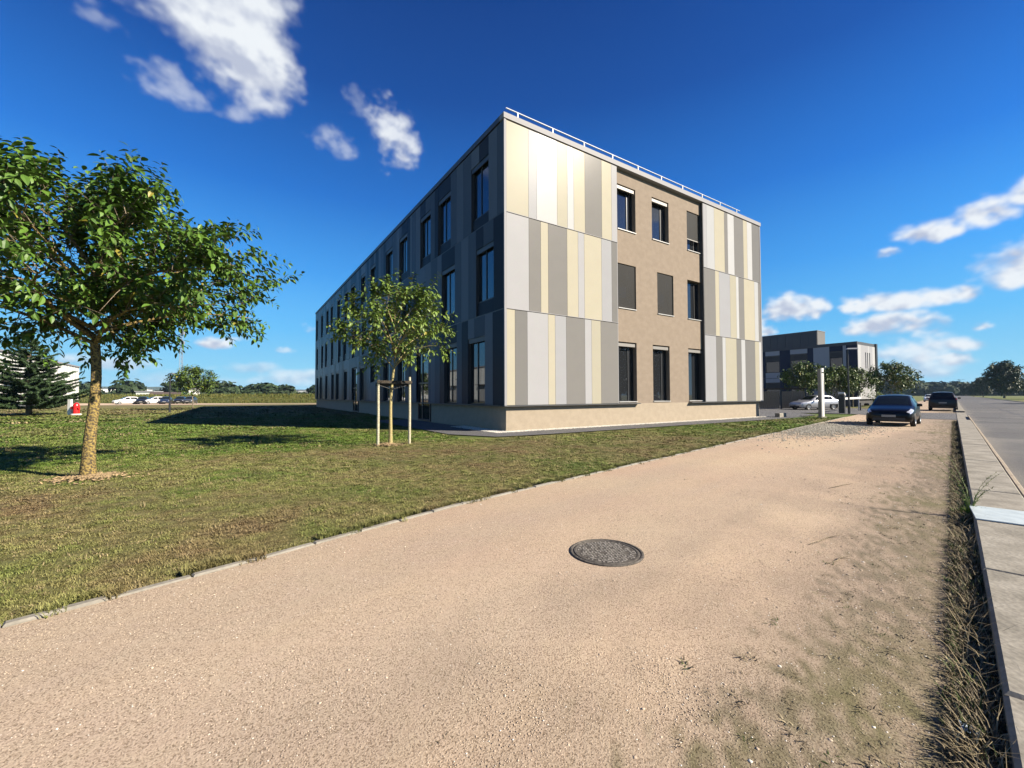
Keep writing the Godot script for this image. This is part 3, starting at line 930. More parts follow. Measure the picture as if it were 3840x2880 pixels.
# A broadleaved tree round its own base: trunk with limbs, twigs, and a crown of single leaves along every shoot.
func broadleaf(root: Node3D, o: Dictionary) -> void:
	var r := RandomNumberGenerator.new()
	r.seed = o.seed
	var trunk := MB.new()
	var twig := MB.new()
	var lean: Vector3 = o.get("lean", Vector3.ZERO)
	var fork: float = o.fork
	var tr: float = o.radius
	var pts := []
	var rad := []
	for k in 9:
		var u := k / 8.0
		pts.append(Vector3(0, -0.06 + (fork + 0.06) * u, 0) + lean * u + Vector3(sin(u * 5.0 + o.seed), 0, cos(u * 4.0)) * 0.02 * fork * u)
		rad.append(tr * (1.0 + 0.45 * pow(1.0 - u, 6)) * lerpf(1.0, 0.78, u))
	trunk.tube(pts, rad, 14)
	var top: Vector3 = pts[-1]
	var cen: Vector3 = o.centre
	var ext: Vector3 = o.extent
	var xf: Array[Transform3D] = []
	var cols: Array[Color] = []
	var shoots := []
	var nl: int = o.limbs
	for i in nl:
		var u := (i + 0.5) / nl
		var az := i * 2.39996 + r.randf_range(-0.3, 0.3)
		var el := lerpf(o.get("low", -0.22), 1.35, pow(u, 1.1)) + r.randf_range(-0.12, 0.12)
		var d := Vector3(cos(az) * cos(el), sin(el), sin(az) * cos(el))
		var from := top.lerp(cen + Vector3(0, ext.y * 0.35, 0), clampf(u * 0.85 - 0.08, 0, 1)) if i > 1 else top
		var tip := cen + d * ext * r.randf_range(0.72, 0.92)
		var side := Vector3(-d.z, 0, d.x) * r.randf_range(-0.15, 0.15) * ext.x
		var lp := []
		var lr := []
		for k in 7:
			var s := k / 6.0
			var p := from.lerp(tip, s) + side * sin(s * PI) + Vector3(0, ext.y * 0.13 * sin(s * PI), 0)
			lp.append(p)
			lr.append(lerpf(tr * 0.42, tr * 0.08, s))
		trunk.tube(lp, lr, 7)
		var nb: int = o.branches
		for j in nb:
			var s := lerpf(o.get("inner", 0.22), 1.0, (j + r.randf()) / nb)
			var bi := clampi(int(s * 6.0), 0, 5)
			var bp: Vector3 = (lp[bi] as Vector3).lerp(lp[bi + 1], s * 6.0 - bi)
			var outd := (bp - cen) / ext
			var bd := ((tip - from).normalized() * 0.8 + rand_dir(r) * 1.1 + outd * 0.7 + Vector3(0, 0.15, 0)).normalized()
			var bl_ := ext.x * r.randf_range(0.16, 0.36)
			var be := bp + bd * bl_
			var e := (be - cen) / ext
			if e.length() > 1.0: be = cen + e.normalized() * ext * r.randf_range(0.9, 1.0)
			twig.tube([bp, bp.lerp(be, 0.5) + Vector3(0, 0.03, 0), be], [tr * 0.09, tr * 0.06, tr * 0.03], 4, false)
			for k in int(o.shoots):
				var sp := bp.lerp(be, r.randf_range(0.3, 1.0))
				var sd := (bd * 0.6 + rand_dir(r) * 0.9 + ((sp - cen) / ext) * 0.5 + Vector3(0, o.get("lift", 0.4), 0)).normalized()
				shoots.append([sp, sd, o.shoot_len * r.randf_range(0.5, 1.25)])
	for k in int(o.get("leaders", 0)):       # long bare-ended shoots that break the outline
		var d := rand_dir(r)
		d.y = absf(d.y) * 0.9 - 0.25
		d = d.normalized()
		var sp := cen + d * ext * r.randf_range(0.72, 0.95)
		var sd := (d * Vector3(1.0, 0.6, 1.0) + Vector3(0, r.randf_range(0.0, 1.3), 0) + rand_dir(r) * 0.3).normalized()
		shoots.append([sp, sd, o.shoot_len * r.randf_range(1.1, 2.0)])
	var gap := FastNoiseLite.new()
	gap.seed = o.seed
	gap.frequency = 1.0
	gap.fractal_octaves = 2
	var gf: float = 2.6 / ext.x
	for sh in shoots:
		var p: Vector3 = sh[0]
		if gap.get_noise_3d(p.x * gf, p.y * gf * 1.9, p.z * gf) < o.get("gap", -1.0): continue
		var d: Vector3 = sh[1]
		var ln: float = sh[2]
		var q1: Vector3 = p + d * ln * 0.5 + Vector3(0, 0.02, 0)
		var q2: Vector3 = p + d * ln - Vector3(0, ln * 0.10, 0)
		twig.tube([p, q1, q2], [tr * 0.035, tr * 0.025, tr * 0.012], 3, false)
		var n := int(ln / o.spacing)
		var tone := r.randf()
		for k in n:
			var s := (k + 0.6) / n
			var at := p.lerp(q1, s * 2.0) if s < 0.5 else q1.lerp(q2, s * 2.0 - 1.0)
			var spin := k * 2.4 + r.randf_range(-0.5, 0.5)
			var sx := d.cross(Vector3.UP)
			sx = sx.normalized() if sx.length() > 0.1 else Vector3.RIGHT
			var off := sx * cos(spin) + d.cross(sx) * sin(spin)
			var ld := (off + d * 0.55 + Vector3(0, -0.35, 0) + rand_dir(r) * 0.25).normalized()
			var up := (Vector3.UP + rand_dir(r) * 0.55).normalized()
			var sz: float = o.leaf * r.randf_range(0.65, 1.2) * (0.75 if s > 0.9 else 1.0)
			xf.append(Transform3D(aim(ld, up).scaled_local(Vector3(sz, sz, sz)), at + ld * 0.015))
			var c: Color = (o.dark as Color).lerp(o.light, clampf(tone * 0.6 + r.randf() * 0.5, 0, 1))
			if r.randf() < o.get("yellow", 0.02): c = Color(0.16, 0.14, 0.02)
			cols.append(c)
	make(trunk, "trunk", o.bark, root)
	make(twig, "branches", M.bark, root)
	var mm := MultiMesh.new()
	mm.transform_format = MultiMesh.TRANSFORM_3D
	mm.use_colors = true
	mm.mesh = leaf_mesh(o.get("leaf_width", 0.55), 0.22)
	mm.instance_count = xf.size()
	for k in xf.size():
		mm.set_instance_transform(k, xf[k])
		mm.set_instance_color(k, cols[k])
	var cr := MultiMeshInstance3D.new()
	cr.multimesh = mm
	cr.material_override = M.leaf
	put(cr, "crown", root)
	cr.set_meta("kind", "stuff")

func conifer(root: Node3D) -> void:
	var r := RandomNumberGenerator.new()
	r.seed = 55
	var trunk := MB.new()
	trunk.tube([Vector3(0, -0.05, 0), Vector3(0, 3, 0), Vector3(0.05, 6.3, 0)], [0.2, 0.12, 0.02], 10)
	var wood := MB.new()
	var needles := MB.new()
	needles.colored = true
	var y := 0.55
	while y < 6.3:
		var u := y / 6.4
		var reach := 4.7 * pow(1.0 - u, 0.82) + 0.1
		var n := int(lerpf(9, 5, u))
		var a0 := r.randf() * TAU
		for k in n:
			var a := a0 + TAU * k / n + r.randf_range(-0.3, 0.3)
			var ln := reach * r.randf_range(0.62, 1.08)
			var d := Vector3(cos(a), 0, sin(a))
			var p := []
			for j in 6:
				var s := j / 5.0
				p.append(Vector3(0, y, 0) + d * ln * s + Vector3(0, ln * (0.10 * s + 0.12 * s * s) - 0.1 * sin(s * PI), 0))
			wood.tube(p, [0.05, 0.042, 0.035, 0.026, 0.018, 0.006], 4, false)
			var sprays := int(ln * 24.0) + 6
			for j in sprays:
				var s := lerpf(0.15, 1.0, (j + r.randf()) / sprays)
				var bi := clampi(int(s * 5.0), 0, 4)
				var at: Vector3 = (p[bi] as Vector3).lerp(p[bi + 1], s * 5.0 - bi)
				var sg := 1.0 if j % 2 == 0 else -1.0
				var sl := (0.22 + 0.5 * (1.0 - s)) * r.randf_range(0.6, 1.2) * (0.5 + 0.5 * ln / 4.0)
				var sd := (d * 0.7 + Vector3(-d.z, 0, d.x) * sg * r.randf_range(0.3, 1.1) + Vector3(0, r.randf_range(-0.1, 0.25), 0)).normalized()
				var g := r.randf_range(0.7, 1.2)
				needles.col = Color(0.048 * g, 0.082 * g, 0.036 * g)
				# each spray: short twigs lined with needle tufts
				var m := int(sl / 0.055) + 2
				for q in m:
					var f := at + sd * sl * (q + 0.3) / m
					for w in 3:
						var nd := (sd + rand_dir(r) * 0.9 + Vector3(0, 0.12, 0)).normalized()
						var nl := r.randf_range(0.09, 0.17)
						var sx := nd.cross(rand_dir(r)).normalized() * 0.03
						needles.tri(f - sx, f + sx, f + nd * nl, Vector3.UP)
		y += lerpf(0.34, 0.26, u)
	make(trunk, "trunk", M.bark, root)
	make(wood, "branches", M.bark, root)
	var c := make(needles, "crown", M.needle, root)
	c.set_meta("kind", "stuff")

func copy(o: Node3D, at: Vector3, turn: float, size: float, label: String, group: String) -> Node3D:
	var c: Node3D = o.duplicate()
	var nm := String(o.name)
	c.name = numbered(self, nm.left(nm.length() - 4) if nm.substr(nm.length() - 4, 1) == "_" and nm.right(3).is_valid_int() else nm)
	add_child(c)
	c.position = at
	c.rotation.y = turn
	c.scale = Vector3.ONE * size
	tag(c, label, "", group)
	return c

func tuft_mesh(n: int, spread: float, sd: int, curl: float, width: float) -> ArrayMesh:    # unit-high tuft of bent blades
	var r := RandomNumberGenerator.new()
	r.seed = sd
	var mb := MB.new()
	for k in n:
		var a := r.randf() * TAU
		var d := Vector3(cos(a), 0, sin(a))
		var s := Vector3(-d.z, 0, d.x) * width
		var p := Vector3(r.randf_range(-1, 1), 0, r.randf_range(-1, 1)) * spread
		var h := r.randf_range(0.55, 1.0)
		var m := p + d * curl * 0.35 * h + Vector3(0, h * 0.6, 0)
		var e := p + d * curl * h + Vector3(0, h * r.randf_range(0.75, 1.0), 0)
		var out := (Vector3.UP + d * 0.4).normalized()
		mb.quad(p - s, p + s, m + s * 0.7, m - s * 0.7, out)
		mb.tri(m - s * 0.7, m + s * 0.7, e, out)
	return mb.mesh()

func scatter(called: String, mesh: Mesh, material: Material, xf: Array[Transform3D], cols: PackedColorArray, label: String, category: String) -> void:
	var mm := MultiMesh.new()
	mm.transform_format = MultiMesh.TRANSFORM_3D
	mm.use_colors = true
	mm.mesh = mesh
	mm.instance_count = xf.size()
	for k in xf.size():
		mm.set_instance_transform(k, xf[k])
		mm.set_instance_color(k, cols[k])
	var o := MultiMeshInstance3D.new()
	o.multimesh = mm
	o.material_override = material
	put(o, called, self)
	tag(o, label, category, "", "stuff")

func paved(p: Vector3) -> bool:
	var q := to_rf(p)
	if q.y > edge_l(q.x) - 0.07 and q.y < 8.9: return true
	var l := Basis(Vector3.UP, -TURN) * (p - CORNER)
	if l.x > -0.1 and l.x < 23.2 and l.z < 1.95 and l.z > -50.5: return true
	if l.x > -2.4 and l.x < 0.2 and l.z < 1.5 and l.z > -11.6: return true
	if l.x > 21.2 and l.z < 1.2 and l.z > -62: return true
	if q.x > 34.8 and q.x < 60 and q.y > -12: return true
	return false

func lawn() -> void:
	var r := RandomNumberGenerator.new()
	r.seed = 17
	var xf: Array[Transform3D] = []
	var cols := PackedColorArray()
	# [near, far, tufts per square metre, height, width]
	for ring in [[2.5, 5.5, 1500.0, 0.030, 0.038], [5.5, 9.0, 700.0, 0.032, 0.05], [9.0, 14.0, 320.0, 0.036, 0.07], [14.0, 22.0, 110.0, 0.045, 0.12], [22.0, 36.0, 30.0, 0.07, 0.22], [36.0, 75.0, 6.0, 0.12, 0.5]]:
		var a0 := deg_to_rad(-54.0)
		var a1 := deg_to_rad(44.0)
		var area: float = 0.5 * (a1 - a0) * (ring[1] * ring[1] - ring[0] * ring[0])
		for k in int(area * ring[2]):
			var d: float = sqrt(lerpf(ring[0] * ring[0], ring[1] * ring[1], r.randf()))
			var a := lerpf(a0, a1, r.randf())
			var p := Vector3(sin(a) * d, -0.028, -cos(a) * d)
			if paved(p): continue
			var tree_clear := Vector2(p.x + 7.96, p.z + 7.91).length()
			if tree_clear < 0.5 and r.randf() < 0.9: continue
			var c := lawn_color(p)
			var bare := c.r > c.g
			if bare and r.randf() < 0.35: continue
			var g := r.randf_range(0.75, 1.4)
			c = c * g
			if r.randf() < 0.1: c = Color(0.185, 0.15, 0.078) * g
			var h: float = ring[3] * r.randf_range(0.5, 1.3) * (0.7 if bare else 1.0)
			if r.randf() < 0.006: h *= 2.2
			var w: float = ring[4] * r.randf_range(0.7, 1.3)
			xf.append(Transform3D(Basis(Vector3.UP, r.randf() * TAU).scaled_local(Vector3(w, h, w)), p))
			cols.append(c)
	scatter("lawn_grass", tuft_mesh(9, 0.75, 2, 0.6, 0.09), M.blade, xf, cols, "short green and straw-coloured grass of the lawn beside the path", "grass")
	# weeds and moss tufts in the kerb's shade and along the gravel's edge
	xf = []
	cols = PackedColorArray()
	for k in 9000:
		var t := -0.6 + 34.0 * pow(r.randf(), 2.0)
		var l := r.randf_range(-0.045, 0.122)
		if r.randf() < 0.05: l = -0.05 - absf(r.randfn(0.0, 0.5))
		var p := rf(t, l, 0.0)
		var tall := n_patch.get_noise_2d(t * 1.5, 5.0) > 0.05
		var h := r.randf_range(0.02, 0.07) * (1.9 if tall and l > 0.0 else 1.0) * (0.4 if l < -0.05 else 1.0)
		var w := r.randf_range(0.035, 0.07)
		xf.append(Transform3D(Basis(Vector3.UP, r.randf() * TAU).scaled_local(Vector3(w, h, w)), p))
		var c := Color(0.135, 0.11, 0.07) * r.randf_range(0.4, 1.4)
		if r.randf() < 0.2: c = Color(0.05, 0.07, 0.018) * r.randf_range(0.7, 1.4)
		if r.randf() < 0.10: c = Color(0.26, 0.22, 0.14)
		cols.append(c)
	scatter("kerb_weeds", tuft_mesh(7, 0.6, 5, 0.9, 0.07), M.blade, xf, cols, "dry brown weeds and grass in the gap along the concrete kerb", "weeds")
	# long dead stalks lying over in the same gap
	xf = []
	cols = PackedColorArray()
	for k in 420:
		var t := -0.4 + 14.0 * pow(r.randf(), 1.8)
		var p := rf(t, r.randf_range(0.0, 0.12), 0.01)
		var h := r.randf_range(0.08, 0.2)
		xf.append(Transform3D(Basis(Vector3.UP, r.randf() * TAU).scaled_local(Vector3(0.16, h, 0.16)), p))
		cols.append(Color(0.27, 0.22, 0.13) * r.randf_range(0.6, 1.2))
	scatter("dry_stalks", tuft_mesh(3, 0.3, 9, 1.3, 0.012), M.blade, xf, cols, "long straw stalks leaning over in the kerb gap", "weeds")
	# low weeds lapping over the path's edging
	xf = []
	cols = PackedColorArray()
	for k in 9000:
		var t := -3.0 + 34.0 * r.randf() * r.randf()
		var p := rf(t, edge_l(t) - 0.085 + absf(r.randfn(0, 0.055)) * (1.0 if n_fine.get_noise_2d(t * 0.8, 9.0) > 0.0 else -1.0), 0.0)
		if n_fine.get_noise_2d(t, 3.0) < -0.05: continue
		xf.append(Transform3D(Basis(Vector3.UP, r.randf() * TAU).scaled_local(Vector3(0.05, r.randf_range(0.025, 0.085), 0.05)), p))
		cols.append(lawn_color(p) * r.randf_range(0.7, 1.3))
	scatter("edge_grass", tuft_mesh(7, 0.7, 6, 0.8, 0.08), M.blade, xf, cols, "grass lapping over the stone edging of the gravel path", "grass")
	# loose stones on the path, largest and most visible near by
	xf = []
	cols = PackedColorArray()
	for k in 60000:
		var t := -0.5 - 4.6 * log(1.0 - r.randf() * 0.9995)
		var l := r.randf_range(edge_l(t) + 0.05, 0.0)
		if l < -1.3 + 0.5 * n_patch.get_noise_2d(t, l * 2.0) and r.randf() < 0.45: continue
		var s := r.randf_range(0.0028, 0.0058) * (1.0 + t * 0.10)
		if r.randf() < 0.012: s *= 2.2
		xf.append(Transform3D(Basis.from_euler(Vector3(r.randf_range(-0.4, 0.4), r.randf() * 6.0, 0)).scaled(Vector3(s, s * 0.7, s)), rf(t, l, 0.004)))
		var c := path_color(t, l) * r.randf_range(0.6, 1.3)
		if r.randf() < 0.05: c = Color(0.5, 0.47, 0.42)
		cols.append(c)
	for k in 7000:      # grey chippings by the drive
		var t := 23.5 + r.randfn(0, 3.0)
		var l := -3.9 + r.randfn(0, 0.75)
		if l < -4.8: continue
		var s := r.randf_range(0.015, 0.035)
		xf.append(Transform3D(Basis.from_euler(Vector3(r.randf() * 6.0, r.randf() * 6.0, 0)).scaled(Vector3.ONE * s), rf(t, l, 0.01)))
		cols.append(Color(0.27, 0.255, 0.215) * r.randf_range(0.6, 1.3))
	scatter("loose_gravel", pebble_mesh(), M.stone_bit, xf, cols, "loose small stones scattered over the gravel path", "gravel")

func mulch(c: Vector3, rx: float, sd: int, label: String) -> void:
	var r := RandomNumberGenerator.new()
	r.seed = sd
	var xf: Array[Transform3D] = []
	var cols := PackedColorArray()
	for k in int(1500 * rx):
		var a := r.randf() * TAU
		var q := absf(r.randfn(0, 0.45)) * rx
		var y := 0.05 * maxf(0.0, 1.0 - q / rx)
		var s := r.randf_range(0.012, 0.03)
		xf.append(Transform3D(Basis.from_euler(Vector3(r.randf_range(-0.6, 0.6), r.randf() * 6.0, r.randf_range(-0.6, 0.6))).scaled_local(Vector3(s * 1.8, s * 0.5, s)), c + Vector3(cos(a) * q * 1.2, y, sin(a) * q)))
		cols.append(Color(0.30, 0.22, 0.115).lerp(Color(0.20, 0.14, 0.08), r.randf()) * r.randf_range(0.7, 1.3))
	scatter("wood_chips", pebble_mesh(), M.chip, xf, cols, label, "wood chips")

func trees() -> void:
	var bark: Material = M.bark_lichen
	var t := thing("street_tree", "large leafy tree with yellow lichen on its trunk standing on the lawn", "tree", Vector3(-7.96, 0, -7.91))
	broadleaf(t, {seed = 5, fork = 2.5, radius = 0.093, lean = Vector3(0.07, 0, 0), centre = Vector3(0.0, 3.8, 0.0), gap = -0.07, extent = Vector3(3.05, 1.62, 3.05), low = -0.62, inner = 0.08, limbs = 24, branches = 16, shoots = 7, shoot_len = 0.62, spacing = 0.045, leaders = 110, leaf = 0.158, leaf_width = 0.46, lift = 0.45, dark = Color(0.024, 0.060, 0.008), light = Color(0.078, 0.150, 0.018), yellow = 0.012, bark = bark})
	mulch(Vector3(-7.86, 0, -7.85), 0.62, 8, "yellowish wood chips heaped round the foot of the large leafy tree")
	t = thing("young_tree", "slender young tree tied between two round stakes before the office", "tree", Vector3(-3.77, 0, -13.01))
	broadleaf(t, {seed = 21, fork = 2.35, radius = 0.052, lean = Vector3(0.05, 0, 0), gap = 0.0, centre = Vector3(0.2, 3.5, 0.0), extent = Vector3(1.75, 1.4, 1.75), inner = 0.1, low = -0.45, limbs = 16, branches = 12, shoots = 6, shoot_len = 0.5, spacing = 0.05, leaders = 48, leaf = 0.155, leaf_width = 0.48, lift = 0.35, dark = Color(0.05, 0.092, 0.014), light = Color(0.125, 0.185, 0.03), yellow = 0.03, bark = M.bark_young})
	mulch(Vector3(-3.85, 0, -12.9), 0.4, 9, "wood chips round the foot of the staked young tree")
	# stakes
	var s := thing("tree_stakes", "pair of round timber stakes with a dark crossbar holding the young tree", "tree stake", Vector3(-3.77, 0, -13.01))
	var a := Vector3(-0.31, 0, 0.23)
	var b := Vector3(0.5, 0, -0.37)
	for q in [[a, 1.98], [b, 2.1]]:
		var mb := MB.new()
		mb.tube([q[0] + Vector3(0, -0.1, 0), q[0] + Vector3(0.005, q[1] * 0.5, 0), q[0] + Vector3(0, q[1], 0)], [0.045, 0.043, 0.04], 12)
		make(mb, "stake", M.timber, s)
	for q in [[1.93, 0.07], [1.84, -0.06]]:
		var mb := MB.new()
		mb.box((a + b) * 0.5 + Vector3(0.0, q[0], 0) + Vector3(0.41, 0, 0.57).normalized() * q[1], Vector3(1.12, 0.085, 0.025), Basis(Vector3.UP, atan2(0.6, 0.81)))
		make(mb, "crossbar", M.timber_dark, s)
	var tie := MB.new()
	var ring := []
	var rr := []
	for k in 13:
		ring.append(Vector3(0.04 + cos(TAU * k / 12.0) * 0.062, 1.72, sin(TAU * k / 12.0) * 0.062))
		rr.append(0.014)
	tie.tube(ring, rr, 5)
	tie.tube([Vector3(-0.02, 1.72, 0.02), a + Vector3(0.04, 1.82, 0)], [0.013, 0.013], 5)
	tie.tube([Vector3(0.10, 1.72, -0.02), b + Vector3(-0.04, 1.84, 0)], [0.013, 0.013], 5)
	make(tie, "tie", M.strap, s)
	# far left conifer
	t = thing("conifer", "dark green conifer with spreading tiers at the far left of the lawn", "tree", Vector3(-39.7, 0, -34.5))
	conifer(t)
	# trees further off
	var p := thing("car_park_tree", "spreading young tree in leaf directly behind the white totem sign", "tree", Vector3(31.0, 0, -44.5), 0.4, "young trees round the car park")
	broadleaf(p, {seed = 31, fork = 1.9, radius = 0.07, centre = Vector3(0, 3.6, 0), extent = Vector3(2.7, 1.75, 2.7), low = -0.45, limbs = 14, branches = 10, shoots = 5, shoot_len = 0.75, spacing = 0.11, leaf = 0.3, leaf_width = 0.55, lift = 0.4, dark = Color(0.028, 0.056, 0.010), light = Color(0.085, 0.13, 0.02), bark = M.bark})
	p.scale = Vector3.ONE * 0.86
	copy(p, Vector3(35.6, 0, -46.0), 2.1, 0.8, "young tree in leaf right behind the dark lamp post", "young trees round the car park")
	copy(p, Vector3(41.0, 0, -50.5), 4.0, 0.82, "bright green young tree at the right corner of the far office", "young trees round the car park")
	copy(p, Vector3(46.6, 0, -51.5), 5.3, 0.95, "rightmost young tree of the car park, behind the parked dark blue car", "young trees round the car park")
	copy(p, Vector3(-36.3, 0, -47.7), 1.0, 0.86, "small lone tree on the dry field left of the office", "")
	var q := thing("roadside_tree", "tall dark tree with a tufted top on the far right verge", "tree", Vector3(176.0, 0, -150.0), 0.0, "trees along the far verge")
	broadleaf(q, {seed = 41, fork = 2.2, radius = 0.3, centre = Vector3(0, 6.6, 0), extent = Vector3(4.6, 6.1, 4.6), low = -0.7, inner = 0.1, limbs = 22, branches = 11, shoots = 5, shoot_len = 1.8, spacing = 0.3, leaf = 0.85, leaf_width = 0.6, lift = 0.45, dark = Color(0.014, 0.030, 0.007), light = Color(0.034, 0.060, 0.012), bark = M.bark})
	for k in [[246.0, -219.0, 0.78, "rounded dark tree left of the tallest tree on the far verge"], [262.0, -238.0, 0.58, "smaller rounded tree left of the verge's rounded dark tree"], [199.0, -160.0, 0.58, "low tree at the right frame edge beyond the tallest verge tree"], [330.0, -305.0, 0.7, "dark tree near the road's vanishing point on its right side"]]:
		copy(q, Vector3(k[0], 0, k[1]), k[0], k[2], k[3], "trees along the far verge")
	# the row goes on outside the frame: it shades the road and shows in the windows
	for k in [[97.0, -58.0, 1.0], [109.0, -64.0, 0.9], [150.0, -108.0, 1.0], [82.0, -34.0, 0.8], [76.0, -16.0, 0.9], [70.0, 2.0, 0.75], [90.0, -8.0, 1.0]]:
		copy(q, Vector3(k[0], 0, k[1]), k[0] * 1.7, k[2], "roadside tree out of view across the road, seen by its shadow", "trees along the far verge out of view")
	var sh := thing("shrub", "bright green shrub behind the blue car's left side", "shrub", Vector3(39.2, 0, -45.2))
	broadleaf(sh, {seed = 61, fork = 0.3, radius = 0.05, centre = Vector3(0, 0.85, 0), extent = Vector3(0.75, 0.85, 0.75), limbs = 9, branches = 5, shoots = 3, shoot_len = 0.4, spacing = 0.1, leaf = 0.16, lift = 0.6, dark = Color(0.07, 0.12, 0.02), light = Color(0.16, 0.22, 0.04), bark = M.bark})
	tall_weed()

func tall_weed() -> void:
	var r := RandomNumberGenerator.new()
	r.seed = 12
	var base := rf(7.55, 0.115)
	var w := thing("tall_weed", "tall feathery green weed growing at the kerb beside the white plate", "weed", base)
	var stems := MB.new()
	var leaves := MB.new()
	leaves.colored = true
	for k in 9:
		var a := r.randf_range(-0.6, 1.9)
		var d := Vector3(cos(a), 0, -sin(a) * 0.7)
		var h := r.randf_range(0.35, 0.8) if k > 1 else 0.95
		var p := []
		for j in 6:
			var s := j / 5.0
			p.append(d * h * 0.62 * s * s + Vector3(0, h * (s - 0.22 * s * s), 0) + Vector3(r.randf_range(-1, 1), 0, r.randf_range(-1, 1)) * 0.01)
		stems.tube(p, [0.004, 0.0036, 0.003, 0.0025, 0.002, 0.001], 4, false)
		for j in 60:
			var s := r.randf_range(0.1, 1.0)
			var bi := clampi(int(s * 5.0), 0, 4)
			var at: Vector3 = (p[bi] as Vector3).lerp(p[bi + 1], s * 5.0 - bi)
			var ld := (rand_dir(r) + d * 0.5 + Vector3(0, 0.5, 0)).normalized()
			var ln := r.randf_range(0.02, 0.06) * (1.3 - s * 0.7)
			var sx := ld.cross(rand_dir(r)).normalized() * 0.0035
			leaves.col = Color(0.14, 0.22, 0.03).lerp(Color(0.12, 0.12, 0.06), s) * r.randf_range(0.8, 1.3)
			leaves.tri(at - sx, at + sx, at + ld * ln, Vector3.UP)
	for j in 130:       # leafy foot
		var a := r.randf() * TAU
		var ld := Vector3(cos(a), r.randf_range(0.8, 2.6), sin(a)).normalized()
		var sx := Vector3(-sin(a), 0, cos(a)) * 0.006
		leaves.col = Color(0.16, 0.25, 0.03) * r.randf_range(0.6, 1.2)
		var o := Vector3(r.randfn(0, 0.035), 0, r.randfn(0, 0.035))
		leaves.tri(o - sx, o + sx, o + ld * r.randf_range(0.08, 0.2), Vector3.UP)
	make(stems, "stem", mat(0.12, 0.16, 0.04, 0.7), w)
	var f := make(leaves, "leaves", M.blade, w)
	f.set_meta("kind", "stuff")

# ------------------------------------------------------------------ kerbs and small things on the ground
func along(t: float, l: float, y := 0.0) -> Transform3D:     # own +x along the road, +z to its right
	return Transform3D(Basis(Vector3(0.7245, 0, -0.6893), Vector3.UP, Vector3(0.6893, 0, 0.7245)), rf(t, l, y))

func kerbs() -> void:
	var r := RandomNumberGenerator.new()
	r.seed = 2
	var k := Node3D.new()
	put(k, "roadside_kerb", self)
	tag(k, "broad concrete kerb strip between the gravel path and the road", "kerb", "", "structure")
	var sm := MB.new()
	sm.slab(Vector3(0, 0, 0), Vector3(1.988, 0.22, 0.49), 0.018)
	var mesh := sm.mesh()
	var t := -7.0
	while t < 33.0:
		var o := inst(mesh, "kerb_stone", M.concrete, k)
		o.transform = along(t + 1.0, 0.375 + r.randf_range(-0.004, 0.004), 0.02 + r.randf_range(-0.003, 0.003))
		t += 2.0
	t = 50.0
	while t < 190.0:
		var o := inst(mesh, "kerb_stone", M.concrete, k)
		o.transform = along(t + 1.0, 0.375, 0.02)
		t += 2.0
	var ram := MB.new()
	ram.slab(Vector3(0, 0, 0), Vector3(1.988, 0.16, 0.49), 0.018)
	var rm := ram.mesh()
	for q in 8:
		var o := inst(rm, "dropped_kerb_stone", M.concrete, k)
		o.transform = along(34.0 + q * 2.0, 0.375, -0.045)
	# thin pale edge stones towards the road
	var em := MB.new()
	em.slab(Vector3(0, 0, 0), Vector3(0.992, 0.2, 0.06), 0.01)
	var emesh := em.mesh()
	t = -6.5
	while t < 40.0:
		var o := inst(emesh, "edge_stone", M.plinth, k)
		o.transform = along(t, 0.653 + r.randf_range(-0.003, 0.003), 0.026)
		t += 1.0
	# far side
	var f := Node3D.new()
	put(f, "far_kerb", self)
	tag(f, "low concrete kerb along the far side of the road", "kerb", "", "structure")
	t = 20.0
	while t < 300.0:
		var o := inst(mesh, "kerb_stone", M.concrete, f)
		o.transform = Transform3D(along(t, 8.6, 0.0).basis.scaled_local(Vector3(2.0, 1.0, 0.35)), rf(t, 8.6, 0.0))
		t += 4.0
	# stone edging between lawn and path
	var e := Node3D.new()
	put(e, "path_edging", self)
	tag(e, "narrow stone edging between the lawn and the gravel path", "edging", "", "structure")
	t = -6.0
	while t < 35.0:
		var a := rf(t, edge_l(t))
		var b := rf(t + 0.5, edge_l(t + 0.5))
		var o := inst(box_edging(), "edging_stone", M.concrete, e)
		var d := (b - a).normalized()
		o.transform = Transform3D(Basis(d, Vector3.UP, d.cross(Vector3.UP)).rotated(Vector3.UP, r.randf_range(-0.012, 0.012)), (a + b) * 0.5 + Vector3(0, -0.075 + r.randf_range(-0.006, 0.006), 0))
		t += 0.5

var edging_mesh: ArrayMesh
func box_edging() -> ArrayMesh:
	if edging_mesh == null:
		var mb := MB.new()
		mb.slab(Vector3.ZERO, Vector3(0.494, 0.19, 0.075), 0.012)
		edging_mesh = mb.mesh()
	return edging_mesh

